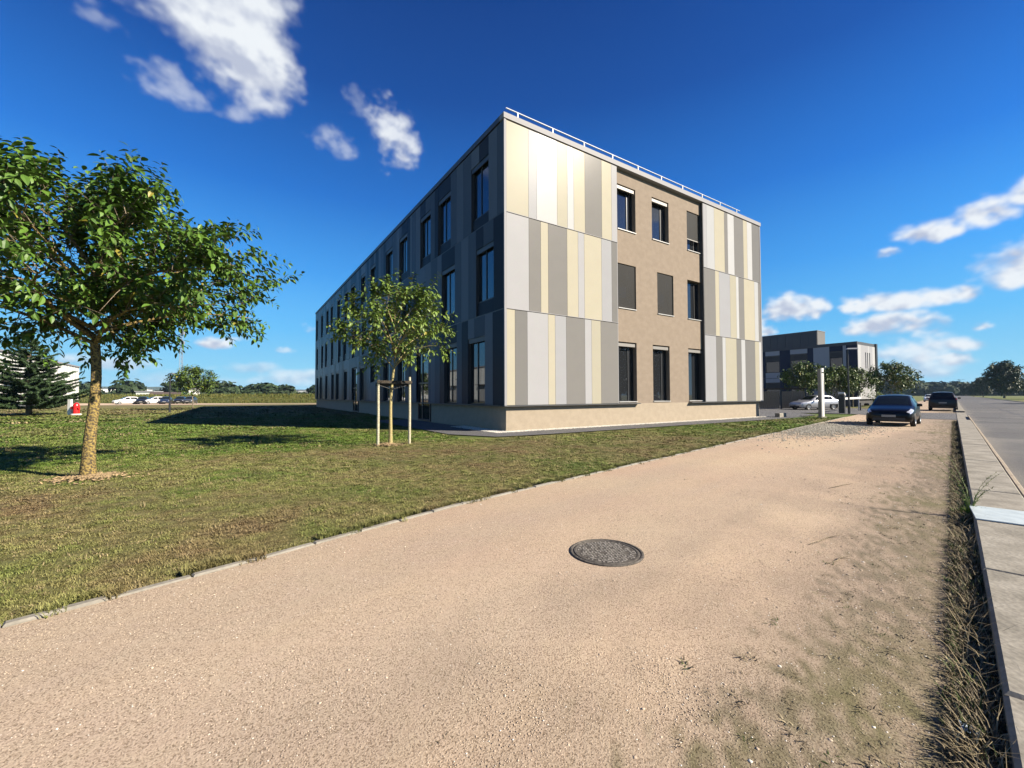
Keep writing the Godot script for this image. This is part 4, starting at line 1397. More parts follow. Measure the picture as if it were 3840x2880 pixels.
func ground_things() -> void:
	var r := RandomNumberGenerator.new()
	r.seed = 6
	# manhole cover
	var m := thing("manhole_cover", "round worn iron manhole cover set in the gravel path", "manhole cover", Vector3(0.895, 0.0, -4.04), 0.6)
	var mb := MB.new()
	mb.lathe([Vector2(0.345, -0.02), Vector2(0.345, 0.012), Vector2(0.338, 0.016), Vector2(0.322, 0.016), Vector2(0.318, 0.010), Vector2(0.318, -0.02)], Vector3.ZERO, 48)
	make(mb, "frame", M.iron, m)
	mb = MB.new()
	mb.lathe([Vector2(0.319, -0.012), Vector2(0.309, -0.012)], Vector3.ZERO, 48)
	make(mb, "gap", M.iron_dark, m)
	mb = MB.new()
	mb.lathe([Vector2(0.309, -0.02), Vector2(0.309, 0.011), Vector2(0.304, 0.0145), Vector2(0.285, 0.0145), Vector2(0.281, 0.0095), Vector2(0.0, 0.0095)], Vector3.ZERO, 48)
	make(mb, "cover", M.iron, m)
	mb = MB.new()
	for i in range(-9, 10):
		for j in range(-9, 10):
			var p := Vector3((i + 0.5 * (j % 2)) * 0.031, 0.0105, j * 0.031) + Vector3(r.randf_range(-1, 1), 0, r.randf_range(-1, 1)) * 0.003
			if p.length() > 0.266 or r.randf() < 0.16: continue
			mb.slab(p, Vector3(0.026, r.randf_range(0.006, 0.013), 0.014) * r.randf_range(0.75, 1.1), 0.002, Basis(Vector3.UP, PI / 4 if (i + j) % 2 == 0 else -PI / 4))
	var tr := make(mb, "tread", M.iron_worn, m)
	tr.set_meta("kind", "stuff")
	mb = MB.new()
	for s in [-1.0, 1.0]:
		mb.box(Vector3(s * 0.235, 0.0112, 0.0), Vector3(0.05, 0.003, 0.018))
	make(mb, "lifting_slot", M.iron_dark, m)
	# white plate across the kerb
	var pl := thing("cover_plate", "white sheet plate lying across the concrete kerb strip", "plate", rf(7.25, 0.40, 0.134), 0.0)
	var pm := MB.new()
	pm.slab(Vector3.ZERO, Vector3(0.78, 0.012, 0.56), 0.004)
	var po := make(pm, "plate", M.plate_white, pl)
	po.rotation.y = atan2(0.6893, 0.7245) + 0.05
	po.position.y = 0.006
	# litter in the kerb gap
	var li := thing("litter_packet", "crumpled pale blue wrapper lying in the weeds by the kerb", "litter", rf(2.72, 0.02, 0.035), 0.9)
	var lm := MB.new()
	var g := []
	for i in 6:
		var row := []
		for j in 5:
			row.append(Vector3((i - 2.5) * 0.016, r.randf_range(0.0, 0.022), (j - 2.0) * 0.016))
		g.append(row)
	for i in 5:
		for j in 4:
			lm.quad(g[i][j], g[i + 1][j], g[i + 1][j + 1], g[i][j + 1], Vector3.UP)
	make(lm, "wrapper", M.foil, li)
	# dead twigs on the gravel
	var twl := [[5.3, -0.95, 0.55, 0.5, "long dark dead stalk lying on the gravel right of the manhole"], [4.75, -0.75, 0.35, 0.5, "short dark dead stalk lying nearer the kerb weeds"], [8.6, -1.3, 0.7, 0.48, "thin dead stalk lying farthest up the gravel path"]]
	for q in twl:
		var w := thing("dead_twig", q[4], "twig", rf(q[0], q[1], 0.012), q[3])
		var tm := MB.new()
		var ln: float = q[2]
		tm.tube([Vector3(-ln * 0.5, 0, 0), Vector3(-ln * 0.15, 0.012, 0.02), Vector3(ln * 0.2, 0.004, -0.01), Vector3(ln * 0.5, 0.008, 0.02)], [0.003, 0.006, 0.005, 0.002], 5)
		tm.tube([Vector3(ln * 0.1, 0.006, 0), Vector3(ln * 0.3, 0.01, 0.05)], [0.003, 0.001], 4)
		make(tm, "stalk", M.bark, w)

# ------------------------------------------------------------------ cars
func car(label: String, at: Vector3, front: Vector3, paint: Material, o: Dictionary, group := "") -> Node3D:
	# own +z is the front
	var c := thing("parked_car", label, "car", at, atan2(front.x, front.z), group)
	var ln: float = o.get("length", 4.0)
	var wd: float = o.get("width", 1.7)
	var ht: float = o.get("height", 1.46)
	var kz := ln / 4.0
	var kx := wd / 1.7
	var ky := ht / 1.46
	# station: z, half width, belt height, shoulder height, shoulder half width, crown height
	var st := [[2.0, 0.60, 0.52, 0.60, 0.45, 0.63], [1.93, 0.74, 0.60, 0.67, 0.58, 0.70], [1.78, 0.80, 0.66, 0.735, 0.66, 0.765], [1.45, 0.835, 0.75, 0.81, 0.70, 0.845], [1.05, 0.845, 0.83, 0.885, 0.72, 0.92], [0.92, 0.848, 0.86, 0.93, 0.71, 0.955], [0.86, 0.848, 0.868, 0.965, 0.70, 0.99], [0.45, 0.85, 0.885, 1.21, 0.63, 1.25], [0.18, 0.85, 0.895, 1.345, 0.60, 1.39], [0.10, 0.85, 0.898, 1.36, 0.595, 1.41], [-0.22, 0.85, 0.905, 1.385, 0.59, 1.445], [-0.32, 0.85, 0.907, 1.388, 0.59, 1.45], [-0.85, 0.85, 0.92, 1.385, 0.59, 1.455], [-1.25, 0.845, 0.935, 1.345, 0.585, 1.42], [-1.33, 0.843, 0.94, 1.325, 0.58, 1.40], [-1.72, 0.825, 0.95, 1.08, 0.60, 1.13], [-1.80, 0.815, 0.945, 1.02, 0.62, 1.06], [-1.93, 0.78, 0.86, 0.93, 0.64, 0.96], [-2.0, 0.70, 0.70, 0.76, 0.56, 0.79]]
	if o.get("boxy", false):
		st[14] = [-1.6, 0.84, 0.95, 1.34, 0.62, 1.41]
		st[13] = [-1.5, 0.845, 0.94, 1.36, 0.61, 1.43]
		st[15] = [-1.86, 0.83, 0.95, 1.06, 0.66, 1.10]
		st[16] = [-1.9, 0.82, 0.945, 1.0, 0.68, 1.04]
		st[17] = [-1.96, 0.79, 0.86, 0.93, 0.68, 0.96]
	var grid := []
	for s in st:
		var z: float = s[0] * kz
		var w: float = s[1]
		var belt := Vector2(w * 0.955, s[2] + 0.012)
		var edge := Vector2(s[4], s[3])
		var nose: float = smoothstep(1.7, 2.0, absf(s[0]))
		var row := []
		for q in [Vector2(w * 0.90, 0.20 + 0.06 * nose), Vector2(w * 0.985, 0.30 + 0.05 * nose), Vector2(w, minf(0.55, s[2] - 0.02)), Vector2(w * 0.985, s[2] - 0.035), belt, belt.lerp(edge, 0.10), belt.lerp(edge, 0.86), edge, Vector2(edge.x * 0.88, lerpf(s[3], s[5], 0.45)), Vector2(edge.x * 0.45, lerpf(s[3], s[5], 0.88)), Vector2(0, s[5])]:
			row.append(Vector3(q.x * kx, q.y * ky, z))
		for k in range(9, -1, -1):
			row.append(Vector3(-row[k].x, row[k].y, z))
		grid.append(row)
	var wheel_z := [1.28 * kz, -1.25 * kz]
	var wr := 0.30 * ky
	var parts := {}
	var pick := func(i: int, k: int) -> String:
		var kk := k if k < 10 else 19 - k           # column band from the sill upwards
		var zc: float = (grid[i][0].z + grid[i + 1][0].z) * 0.5
		if kk <= 1:
			for wz in wheel_z:
				if absf(zc - wz) < 0.30: return ""
		if i >= 6 and i <= 7 and kk >= 8: return "windscreen"
		if i >= 14 and i <= 14 and kk >= 8: return "rear_window"
		if kk == 5 and (i in [7, 8, 9] or i in [11, 12]): return "side_window"
		if i in [1, 2] and kk in [2, 3, 4, 5] and kk >= 3: return "headlight"
		if i == 16 and kk in [3, 4]: return "tail_light"
		return "body"
	for i in st.size() - 1:
		for k in 20:
			var nm: String = pick.call(i, k)
			if nm == "": continue
			var left := k < 10
			var key := nm + ("a" if left else "b") if nm in ["side_window", "headlight", "tail_light"] else nm
			if not parts.has(key): parts[key] = SurfaceTool.new(); parts[key].begin(Mesh.PRIMITIVE_TRIANGLES)
			var tool: SurfaceTool = parts[key]
			var a: Vector3 = grid[i][k]
			var b: Vector3 = grid[i][k + 1]
			var d: Vector3 = grid[i + 1][k + 1]
			var e: Vector3 = grid[i + 1][k]
			var outward: Vector3 = (a + b + d + e) * 0.25 - Vector3(0, 0.62 * ky, (a.z + e.z) * 0.42)
			var push := Vector3.ZERO if nm == "body" else outward.normalized() * 0.002
			for t in [[a, b, d], [a, d, e]]:
				var nn: Vector3 = (t[2] - t[0]).cross(t[1] - t[0])
				if nn.length() < 1e-9: continue
				var order := [0, 1, 2] if nn.dot(outward) > 0 else [0, 2, 1]
				for q in order: tool.add_vertex(t[q] + push)
	for cap in [0, st.size() - 1]:
		var tool: SurfaceTool = parts["body"]
		var mid := Vector3(0, 0.45 * ky, grid[cap][0].z)
		for k in 20:
			var t := [mid, grid[cap][k], grid[cap][k + 1]]
			var nn: Vector3 = (t[2] - t[0]).cross(t[1] - t[0])
			if nn.length() < 1e-9: continue
			var order := [0, 1, 2] if nn.z * grid[cap][0].z > 0 else [0, 2, 1]
			for q in order: tool.add_vertex(t[q])
	var looks := {body = paint, windscreen = M.car_glass, rear_window = M.car_glass, side_window = M.car_glass, headlight = M.lamp_glass, tail_light = M.lamp_red}
	for key in parts:
		var tool: SurfaceTool = parts[key]
		tool.generate_normals()
		var nm: String = key
		for base in ["side_window", "headlight", "tail_light"]:
			if nm.begins_with(base): nm = base
		inst(tool.commit(), nm, looks[nm], c)
	# underside, arches
	var un := MB.new()
	un.box(Vector3(0, 0.42 * ky, 0), Vector3(1.50 * kx, 0.42 * ky, 3.6 * kz))
	make(un, "chassis", M.plastic, c)
	# bumpers' dark lower grille, number plate, badge bar
	var fz: float = 2.0 * kz
	var gr := MB.new()
	gr.slab(Vector3(0, 0.335 * ky, fz - 0.045), Vector3(1.12 * kx, 0.13 * ky, 0.12), 0.02)
	make(gr, "grille", M.plastic, c)
	block("number_plate", M.number_plate, c, Vector3(0, 0.475 * ky, fz + 0.012), Vector3(0.5, 0.105, 0.012))
	block("number_plate", M.number_plate, c, Vector3(0, 0.62 * ky, -fz - 0.012), Vector3(0.5, 0.105, 0.012))
	for s in [-1.0, 1.0]:
		var mi := MB.new()
		mi.slab(Vector3(s * 0.95 * kx, 0.96 * ky, 0.62 * kz), Vector3(0.19, 0.13, 0.10), 0.03)
		make(mi, "mirror", paint, c)
		for wz in wheel_z:
			var w := Node3D.new()
			put(w, "wheel", c)
			w.position = Vector3(s * 0.765 * kx, wr, wz)
			var b := Basis(Vector3.FORWARD, s * PI / 2)
			var ty := MB.new()
			ty.lathe([Vector2(wr * 0.62, -0.09), Vector2(wr * 0.93, -0.095), Vector2(wr, -0.07), Vector2(wr, 0.07), Vector2(wr * 0.93, 0.095), Vector2(wr * 0.62, 0.085)], Vector3.ZERO, 24, b)
			make(ty, "tyre", M.rubber, w)
			var ri := MB.new()
			ri.lathe([Vector2(wr * 0.64, 0.088), Vector2(wr * 0.58, 0.075), Vector2(wr * 0.55, 0.03), Vector2(0.0, 0.03)], Vector3.ZERO, 24, b)
			for k in 6:
				var ang := TAU * k / 6.0
				ri.box(b * Vector3(cos(ang) * wr * 0.32, 0.055, sin(ang) * wr * 0.32), Vector3(wr * 0.52, 0.03, wr * 0.15), b * Basis(Vector3.UP, -ang))
			make(ri, "rim", M.rim, w)
	return c

func paint(r: float, g: float, b: float, metal := 0.3) -> StandardMaterial3D:
	var m := mat(r, g, b, 0.3, metal, 0.25)
	m.clearcoat_enabled = true
	m.clearcoat = 0.35
	m.clearcoat_roughness = 0.04
	return m

func cars() -> void:
	var road := rf(1, 0)
	var a := deg_to_rad(47.8)
	car("dark blue hatchback parked nose towards the camera on the gravel path", Vector3(19.05, 0.006, -20.95), Vector3(-sin(a), 0, cos(a)), paint(0.0025, 0.0028, 0.0045, 0.0), {length = 4.0, width = 1.72, height = 1.5}, "cars parked along the gravel path")
	car("black people carrier parked behind the dark blue hatchback", rf(55.6, -0.65, 0.006), road, paint(0.01, 0.009, 0.012), {length = 4.4, width = 1.85, height = 1.72, boxy = true}, "cars parked along the gravel path")
	car("red car parked farthest up along the road", rf(128.0, -0.9, 0.006), -road, paint(0.28, 0.012, 0.014), {length = 4.1}, "cars parked along the gravel path")
	car("white car parked beside the distant red car", rf(118.0, -3.2, 0.006), -road, paint(0.6, 0.6, 0.6, 0.0), {length = 4.1}, "cars parked along the gravel path")
	var s := deg_to_rad(81.0)
	car("silver saloon parked behind the white totem sign", Vector3(29.9, 0.018, -41.6), Vector3(-sin(s), 0, cos(s)), paint(0.36, 0.37, 0.39, 0.6), {length = 4.35, width = 1.76, height = 1.45})
	var q := [[263, "white", "white car at the left end of the row on the far field"], [297, "black", "black car next to the leftmost white car on the far field"], [322, "white2", "white car right of the black car in the far row"], [347, "navy", "dark blue car in the gap of the far row"], [378, "black", "dark car right beside the lamp post in the far row"], [399, "grey", "dark grey car at the right end of the row on the far field"]]
	var cols := {white = paint(0.62, 0.62, 0.62, 0.0), white2 = paint(0.55, 0.55, 0.56, 0.0), black = paint(0.012, 0.012, 0.014), navy = paint(0.02, 0.03, 0.06), grey = paint(0.05, 0.055, 0.06)}
	for k in q:
		var d: float = 83.0 + (k[0] - 263) * 0.03
		var turn := deg_to_rad(-40.0 + (k[0] % 5) * 4.0)
		if k[1].begins_with("white"): turn += deg_to_rad(60)
		car(k[2], Vector3((k[0] + 12 - 1106.0) / 905.9 * d, 0.015, -d), Vector3(-sin(turn), 0, cos(turn)), cols[k[1]], {length = 4.2, width = 1.75, height = 1.5}, "cars parked in a row on the far field")

# ------------------------------------------------------------------ street furniture
func furniture() -> void:
	# totem sign
	var t := thing("totem_sign", "tall slim white totem sign with a dark edge at the drive", "sign", Vector3(20.2, 0, -27.4), deg_to_rad(12.0))
	block("side_panel", M.grey_paint, t, Vector3(-0.11, 1.56, 0.0), Vector3(0.08, 3.22, 0.22))
	block("face_panel", M.white_paint, t, Vector3(0.03, 1.42, 0.0), Vector3(0.19, 2.94, 0.19))
	var sw := MB.new()
	for k in 14:
		var y := 1.55 + k * 0.085
		var x := 0.03 + 0.06 * sin(k * 0.23 + 0.4)
		sw.quad(Vector3(x - 0.012, y, 0.099), Vector3(x + 0.012, y, 0.099), Vector3(0.03 + 0.06 * sin((k + 1) * 0.23 + 0.4) + 0.012, y + 0.085, 0.099), Vector3(0.03 + 0.06 * sin((k + 1) * 0.23 + 0.4) - 0.012, y + 0.085, 0.099), Vector3.BACK)
	make(sw, "printed_curve", M.print_grey, t)
	block("sign_head", M.white_paint, t, Vector3(0.12, 3.1, -0.02), Vector3(0.16, 0.26, 0.1))
	block("foot", M.concrete, t, Vector3(-0.02, 0.02, 0), Vector3(0.4, 0.1, 0.36))
	# parking barrier
	var b := thing("parking_barrier", "parking barrier with dark cabinet, sloped white cap and white boom", "barrier", rf(42.0, -6.1, 0.0), atan2(0.6893, 0.7245))
	block("cabinet", M.dark_paint, b, Vector3(0, 0.72, 0), Vector3(0.42, 1.44, 0.38))
	var cap := MB.new()
	cap.box(Vector3(0.03, 1.53, 0), Vector3(0.44, 0.14, 0.40), Basis(Vector3.BACK, -0.45))
	make(cap, "cap", M.white_paint, b)
	block("side_plate", M.galv, b, Vector3(0.225, 0.72, 0.06), Vector3(0.02, 1.4, 0.2))
	var boom := MB.new()
	boom.box(Vector3(4.5, 1.17, 0.12), Vector3(8.6, 0.16, 0.05))
	make(boom, "boom_arm", M.white_paint, b)
	var rest := MB.new()
	rest.box(Vector3(7.6, 0.6, 0.12), Vector3(0.08, 1.1, 0.08))
	rest.box(Vector3(7.6, 1.22, 0.06), Vector3(0.14, 0.3, 0.03))
	make(rest, "rest_post", M.galv, b)
	block("bollard", M.dark_paint, b, Vector3(8.3, 0.35, 0.1), Vector3(0.2, 0.75, 0.2))
	# lamp posts
	for q in [[Vector3(26.0, 0, -32.4), 5.05, "dark lamp post with a short arm beside the parking barrier", 1.0], [Vector3(-31.4, 0, -38.5), 3.62, "thin dark lamp post standing alone on the far left field", 0.6]]:
		var l := thing("lamp_post", q[2], "lamp post", q[0], -0.25)
		var p := MB.new()
		p.tube([Vector3(0, -0.05, 0), Vector3(0, 0.9, 0), Vector3(0, 0.95, 0), Vector3(0, q[1], 0)], [0.085, 0.085, 0.06, 0.05], 12)
		make(p, "pole", M.dark_paint, l)
		var h := MB.new()
		h.slab(Vector3(0.28 * q[3], q[1] - 0.02, 0), Vector3(0.72 * q[3], 0.1, 0.26), 0.04)
		make(h, "luminaire", M.grey_paint if q[3] < 1.0 else M.galv, l)
	# hydrant
	var h := thing("fire_hydrant", "red fire hydrant with a white base beside the conifer", "hydrant", Vector3(-35.6, 0, -34.3))
	var hm := MB.new()
	hm.lathe([Vector2(0.2, 0.12), Vector2(0.21, 0.2), Vector2(0.21, 0.78), Vector2(0.17, 0.9), Vector2(0.1, 1.0), Vector2(0.0, 1.03)], Vector3.ZERO, 20)
	make(hm, "barrel", M.red_paint, h)
	hm = MB.new()
	for s in [-1.0, 1.0]:
		hm.tube([Vector3(s * 0.15, 0.6, 0.05), Vector3(s * 0.31, 0.58, 0.08)], [0.08, 0.08], 10)
	make(hm, "outlet", M.red_paint, h)
	hm = MB.new()
	hm.lathe([Vector2(0.34, 0.0), Vector2(0.34, 0.09), Vector2(0.3, 0.12), Vector2(0.0, 0.12)], Vector3.ZERO, 20)
	make(hm, "base", M.white_paint, h)
	hm = MB.new()
	hm.box(Vector3(-0.62, 0.65, -0.1), Vector3(0.26, 1.3, 0.16))
	var mk := thing("marker_post", "short white marker post left of the red hydrant", "post", Vector3(-35.6, 0, -34.3))
	make(hm, "post", M.white_paint, mk)
	# concrete block at the car park edge
	var cb := thing("concrete_block", "low concrete block at the lawn's edge left of the totem sign", "block", Vector3(17.9, 0, -28.0), 0.58)
	var cm := MB.new()
	cm.slab(Vector3(0, 0.13, 0), Vector3(0.9, 0.3, 0.3), 0.03)
	make(cm, "stone", M.concrete, cb)
	# timber screen round the bins
	var f := thing("timber_screen", "brown timber board screen below the far office, behind the silver car", "fence", Vector3(22.3, 0, -46.3), deg_to_rad(-24.0))
	var bm := MB.new()
	bm.box(Vector3.ZERO, Vector3(0.18, 1.75, 0.03))
	var bmesh := bm.mesh()
	for k in 44:
		if k % 11 == 10: continue
		var o := inst(bmesh, "board", M.fence, f)
		o.position = Vector3(k * 0.195, 0.98 + 0.012 * sin(k * 7.0), 0.008 * sin(k * 3.0))
	for k in 5:
		block("post", M.dark_paint, f, Vector3(k * 2.14 - 0.13, 1.05, -0.05), Vector3(0.14, 2.15, 0.14))
	block("beam", M.timber_dark, f, Vector3(4.2, 2.1, -0.05), Vector3(8.9, 0.16, 0.12))

# ------------------------------------------------------------------ other buildings
func far_office() -> void:
	var b := thing("far_office_building", "two-storey dark blue-grey office with a rooftop plant box behind the trees", "building", Vector3(44.5, 0, -53.9), TURN)
	var hh := 8.35
	var ln := 44.0
	var wd := 6.2
	var core := MB.new()
	core.box(Vector3(wd * 0.5, hh * 0.5, -ln * 0.5), Vector3(wd - 0.5, hh - 0.1, ln - 0.5))
	make(core, "core", M.core, b)
	# shaded long side: panels and windows
	var r := RandomNumberGenerator.new()
	r.seed = 90
	var s := 0.05
	var k := 0
	while s < 30.0:
		var seq: Array = [["dark", 1.15, 0], ["light", 0.35, 0], ["dark", 1.5, 1], ["light", 1.9, 0], ["dark", 0.7, 0], ["light", 2.2, 1], ["dark", 1.4, 0], ["light", 2.0, 1], ["dark", 0.9, 0], ["light", 1.5, 1]][k % 10]
		var w: float = seq[1]
		if seq[2] == 0:
			for y in [[3.95, 7.95], [0.9, 3.9]]:
				block("panel", M["panel_" + ("white" if seq[0] == "light" else "navy")], b, Vector3(0.02, (y[0] + y[1]) * 0.5, -(s + w * 0.5)), Vector3(0.06, y[1] - y[0], w - 0.02))
		else:
			for y in [[3.95, 7.95, 4.75, 7.3], [0.9, 3.9, 1.0, 3.3]]:
				block("panel", M["panel_" + ("white" if seq[0] == "light" else "navy")], b, Vector3(0.02, (y[3] + y[1]) * 0.5, -(s + w * 0.5)), Vector3(0.06, y[1] - y[3], w - 0.02))
				if y[2] - y[0] > 0.2: block("panel", M["panel_" + ("white" if seq[0] == "light" else "navy")], b, Vector3(0.02, (y[0] + y[2]) * 0.5, -(s + w * 0.5)), Vector3(0.06, y[2] - y[0], w - 0.02))
				var win := Node3D.new()
				put(win, "window", b)
				win.position = Vector3(0, (y[2] + y[3]) * 0.5, -(s + w * 0.5))
				win.rotation.y = -PI / 2
				var fh: float = y[3] - y[2]
				var fm := MB.new()
				for q in [-1.0, 1.0]:
					fm.box(Vector3(q * (w * 0.5 - 0.05), 0, -0.06), Vector3(0.1, fh, 0.1))
					fm.box(Vector3(0, q * (fh * 0.5 - 0.05), -0.06), Vector3(w - 0.2, 0.1, 0.1))
				fm.box(Vector3(0, fh * 0.14, -0.06), Vector3(w - 0.2, 0.07, 0.09))
				make(fm, "frame", M.frame, win)
				block("pane", M.glass, win, Vector3(0, 0, -0.08), Vector3(w - 0.18, fh - 0.18, 0.03))
				if k % 3 != 0: block("blind", M.blind, win, Vector3(0, fh * 0.3, -0.03), Vector3(w - 0.22, fh * 0.3, 0.015))
		s += w
		k += 1
	block("ground_floor_band", M.trim_dark, b, Vector3(0.03, 0.45, -ln * 0.5), Vector3(0.1, 0.9, ln))
	block("joint_profile", M.trim_dark, b, Vector3(0.03, 3.925, -ln * 0.5), Vector3(0.1, 0.06, ln))
	block("coping", M.trim_dark, b, Vector3(wd * 0.5, 8.15, -ln * 0.5), Vector3(wd + 0.1, 0.4, ln))
	# sunlit end with three narrow windows
	var xs := [0.06, 1.1, 2.2, 2.6, 2.9, 3.3, 3.6, 4.0, 4.3, 5.2, 6.15]
	for i in 10:
		var mid: float = (xs[i] + xs[i + 1]) * 0.5
		var w: float = xs[i + 1] - xs[i]
		if i in [3, 5, 7]:
			block("panel", M.panel_light, b, Vector3(mid, 7.5, 0.0), Vector3(w - 0.01, 0.9, 0.06))
			block("panel", M.panel_light, b, Vector3(mid, 2.9, 0.0), Vector3(w - 0.01, 4.0, 0.06))
			var win := Node3D.new()
			put(win, "window", b)
			win.position = Vector3(mid, 5.97, 0)
			block("pane", M.glass, win, Vector3(0, 0, -0.05), Vector3(w, 2.12, 0.03))
			block("frame", M.frame, win, Vector3(0, -1.07, -0.03), Vector3(w, 0.06, 0.06))
		else:
			block("panel", M.panel_white if i % 3 == 0 else M.panel_light, b, Vector3(mid, 4.42, 0.0), Vector3(w - 0.01, 7.06, 0.06))
	block("fin", M.dark_paint, b, Vector3(6.5, 4.2, -0.3), Vector3(0.55, 8.4, 0.9))
	# rooftop plant box
	var pent := Node3D.new()
	put(pent, "plant_box", b)
	pent.position = Vector3(0.35, 8.35, -4.6)
	for q in 24:
		block("cladding_sheet", M.trim_dark, pent, Vector3(0.02 * (q % 2), 1.0, -0.5 - q), Vector3(0.1, 2.0, 0.985))
	block("end_sheet", M.panel_mid, pent, Vector3(1.3, 1.0, 0.0), Vector3(2.5, 2.0, 0.1))
	block("lid", M.trim, pent, Vector3(1.3, 2.03, -12.2), Vector3(2.7, 0.06, 24.6))
	# warehouse on the far left
	var w := thing("warehouse", "long pale warehouse behind the conifer at the far left", "building", Vector3(-72.0, 0, -59.0), atan2(33.0, -23.0))
	# own +x runs along its long wall, away from the camera
	var wm := MB.new()
	wm.box(Vector3(12.0, 4.0, -15.0), Vector3(56.0, 8.0, 30.0))
	make(wm, "hall", M.shed_white, w)
	for q in 28:
		block("cladding_rib", M.trim, w, Vector3(-15.0 + q * 2.0, 5.3, 0.03), Vector3(0.10, 5.2, 0.06))
	block("eaves", M.trim, w, Vector3(12.0, 8.05, -14.95), Vector3(56.3, 0.25, 30.3))
	for q in 5:
		var dk := Node3D.new()
		put(dk, "loading_door", w)
		dk.position = Vector3(-6.0 + q * 8.0, 0, 0)
		block("shutter", M.sill, dk, Vector3(0, 2.0, 0.05), Vector3(3.4, 3.4, 0.08))
		block("canopy", M.trim_dark, dk, Vector3(0, 3.95, 0.5), Vector3(4.2, 0.14, 1.0))
	block("plinth", M.grey_paint, w, Vector3(12.0, 0.3, 0.04), Vector3(56.0, 0.6, 0.06))
	# small buildings on the horizon, left
	var hs := thing("distant_house", "small cream house with a dark roof on the horizon behind the far lamp post", "house", Vector3(-108.0, 0, -131.0), 0.5)
	block("wall", M.cream_wall, hs, Vector3(0, 1.0, 0), Vector3(7.0, 2.0, 5.0))
	var rm := MB.new()
	for q in [-1.0, 1.0]:
		rm.quad(Vector3(-3.8, 1.95, q * 2.8), Vector3(3.8, 1.95, q * 2.8), Vector3(3.8, 2.9, 0), Vector3(-3.8, 2.9, 0), Vector3(0, 1, q))
		rm.tri(Vector3(q * 3.5, 1.95, -2.5), Vector3(q * 3.5, 1.95, 2.5), Vector3(q * 3.5, 2.85, 0), Vector3(q, 0, 0))
	make(rm, "roof", M.roof_tile, hs)
	for q in 3: block("window", M.glass, hs, Vector3(-2.2 + q * 2.2, 1.1, 2.52), Vector3(0.8, 0.9, 0.06))
	for q in [[Vector3(-195, 0, -390), Vector3(150, 7, 40), "long white industrial shed on the horizon left of the office", 0.0], [Vector3(-350, 0, -360), Vector3(60, 8, 30), "white shed on the horizon behind the row of far cars", 0.6], [Vector3(-128, 0, -148), Vector3(5.0, 3.2, 6.0), "little white hut at the left end of the far car row", 0.3], [Vector3(-91, 0, -119), Vector3(2.6, 3.6, 5.5), "white box trailer standing beyond the lone tree", 0.9]]:
		var o := thing("distant_shed", q[2], "building", q[0], q[3])
		block("wall", M.shed_white, o, Vector3(0, q[1].y * 0.5, 0), q[1])
		block("roof", M.trim, o, Vector3(0, q[1].y + 0.1, 0), Vector3(q[1].x + 0.6, 0.3, q[1].z + 0.6))
	# lattice mast
	var m := thing("lattice_mast", "thin lattice mast on the horizon above the lone tree", "mast", Vector3(-237.0, 0, -300.0))
	var lm := MB.new()
	var top := 62.0
	for i in 3:
		var a := TAU * i / 3.0
		lm.tube([Vector3(cos(a) * 1.5, 0, sin(a) * 1.5), Vector3(cos(a) * 0.5, top, sin(a) * 0.5)], [0.16, 0.1], 5)
	for y in 20:
		var u := y / 20.0
		var v := (y + 1) / 20.0
		for i in 3:
			var a := TAU * i / 3.0
			var e := TAU * (i + 1) / 3.0
			lm.tube([Vector3(cos(a), 0, sin(a)) * lerpf(1.5, 0.5, u) + Vector3(0, top * u, 0), Vector3(cos(e), 0, sin(e)) * lerpf(1.5, 0.5, v) + Vector3(0, top * v, 0)], [0.08, 0.08], 4, false)
	make(lm, "lattice", M.mast, m)
	for y in [40.0, 47.0, 56.0]:
		block("antenna", M.mast, m, Vector3(0.9, y, 0), Vector3(1.8, 2.4, 1.2))

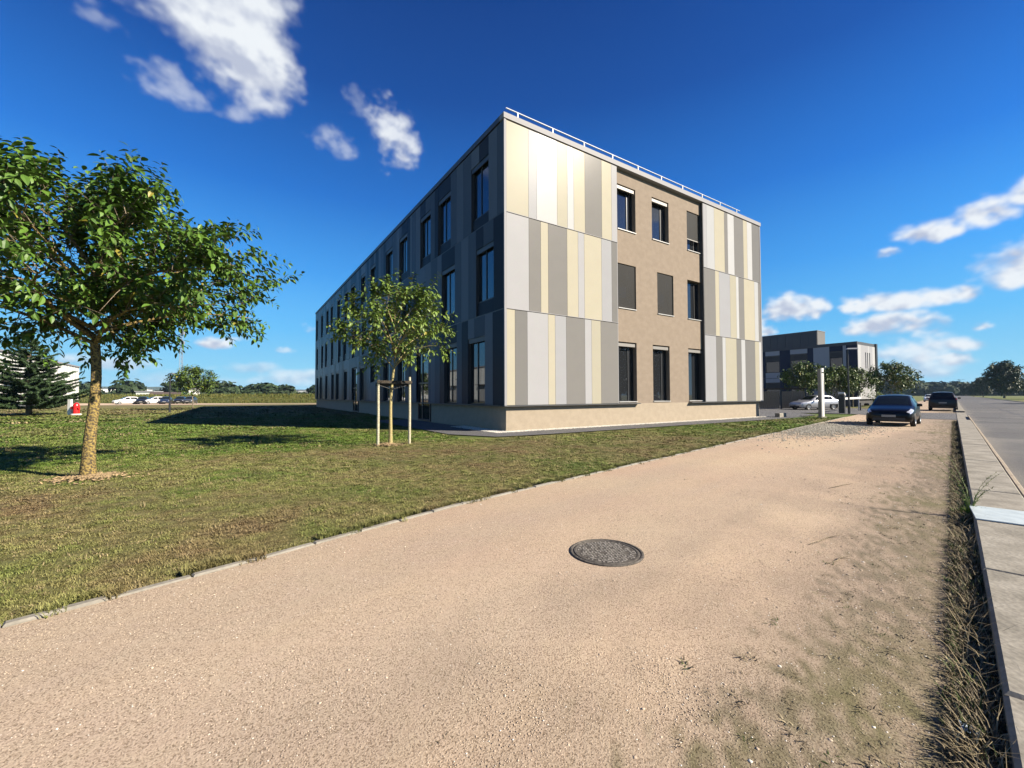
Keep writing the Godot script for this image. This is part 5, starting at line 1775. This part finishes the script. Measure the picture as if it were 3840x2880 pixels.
func horizon() -> void:
	var r := RandomNumberGenerator.new()
	r.seed = 33
	# bank of tall grass behind the far field
	var nz := FastNoiseLite.new()
	nz.frequency = 0.09
	var xs := steps(-150.0, -8.0, 1.2, 1.0)
	var zs := PackedFloat32Array([0.0, 0.6, 1.4, 2.6, 4.0, 6.0, 9.0])
	var hgt := [0.0, 0.55, 1.1, 1.5, 1.7, 1.5, 0.0]
	var bm := grid_sheet(xs, zs, func(x, z): return Vector3(x, hgt[zs.find(z)] * (1.0 + 0.25 * nz.get_noise_2d(x * 3.0, z * 5.0)), -(97.0 + 0.06 * (x + 80.0) + z)), func(x, z): return Color(0.125, 0.12, 0.035).lerp(Color(0.06, 0.085, 0.02), clampf(0.5 + nz.get_noise_2d(x * 2.0, z * 8.0), 0, 1)))
	struct(inst(bm, "grass_bank", M.soil, self))
	var xf: Array[Transform3D] = []
	var cols := PackedColorArray()
	for k in 5200:
		var x := r.randf_range(-150.0, -8.0)
		var z := r.randf_range(0.0, 5.0)
		var y: float = 1.7 * sin(minf(z / 4.0, 1.0) * PI / 2) - 0.2
		xf.append(Transform3D(Basis(Vector3.UP, r.randf() * TAU).scaled_local(Vector3(0.7, r.randf_range(0.4, 1.0), 0.7)), Vector3(x, y, -(97.0 + 0.06 * (x + 80.0) + z))))
		cols.append(Color(0.15, 0.135, 0.04).lerp(Color(0.06, 0.09, 0.02), r.randf()))
	scatter("bank_grass", tuft_mesh(9, 0.6, 14, 0.5, 0.06), M.blade, xf, cols, "tall yellow-green grass along the bank behind the far cars", "grass")
	# woods far off, too far to tell single trees apart
	xf = []
	cols = PackedColorArray()
	for k in 2600:
		var left := k % 3 == 0
		var p := Vector3.ZERO
		var s := 1.0
		if left:
			var az := r.randf_range(-49.0, -14.0)
			var d := r.randf_range(240.0, 420.0)
			p = Vector3(sin(deg_to_rad(az)) * d, 0, -cos(deg_to_rad(az)) * d)
			s = r.randf_range(1.5, 4.2) * (1.6 if n_lawn.get_noise_2d(az * 2.0, 1.0) > 0.15 else 0.75)
		else:
			var az := r.randf_range(38.0, 52.5)
			var d := r.randf_range(520.0, 760.0)
			p = Vector3(sin(deg_to_rad(az)) * d, 0, -cos(deg_to_rad(az)) * d)
			s = r.randf_range(5.0, 9.0) * (1.0 + 0.7 * smoothstep(45.0, 40.0, az))
		p.y = s * r.randf_range(0.2, 0.8)
		xf.append(Transform3D(Basis.from_euler(Vector3(r.randf() * 6.0, r.randf() * 6.0, 0)).scaled(Vector3(s, s * 0.9, s)), p))
		cols.append(Color(0.02, 0.034, 0.013) * r.randf_range(0.7, 1.4))
	scatter("far_woodland", clump_mesh(), M.needle, xf, cols, "dark belt of woodland along the horizon", "woodland")
	# low blue hills
	var hx := steps(-2600.0, 2600.0, 40.0, 1.0)
	var hz := PackedFloat32Array([0.0, 250.0, 500.0])
	var hm := grid_sheet(hx, hz, func(x, z): return Vector3(x, (0.0 if z != 250.0 else 22.0 + 16.0 * nz.get_noise_1d(x * 0.02) + 26.0 * smoothstep(-600.0, -2000.0, x)), -(2100.0 + z - absf(x) * 0.35)), func(_x, _z): return Color(0.05, 0.07, 0.035))
	struct(inst(hm, "hills", M.soil, self))

func clump_mesh() -> ArrayMesh:      # a ragged ball of leafy facets
	var r := RandomNumberGenerator.new()
	r.seed = 3
	var mb := MB.new()
	for k in 150:
		var d := rand_dir(r)
		var p := d * r.randf_range(0.55, 1.0)
		var a := d.cross(rand_dir(r)).normalized()
		var b := d.cross(a)
		var s := r.randf_range(0.14, 0.3)
		mb.quad(p - a * s, p + b * s * 0.7 + d * 0.08, p + a * s, p - b * s * 0.7 - d * 0.05, d)
	return mb.mesh()

func _ready() -> void:
	camera_and_light()
	rng.seed = 77
	materials()
	box_mesh.size = Vector3.ONE
	ground()
	kerbs()
	office()
	far_office()
	horizon()
	trees()
	lawn()
	furniture()
	cars()
	ground_things()
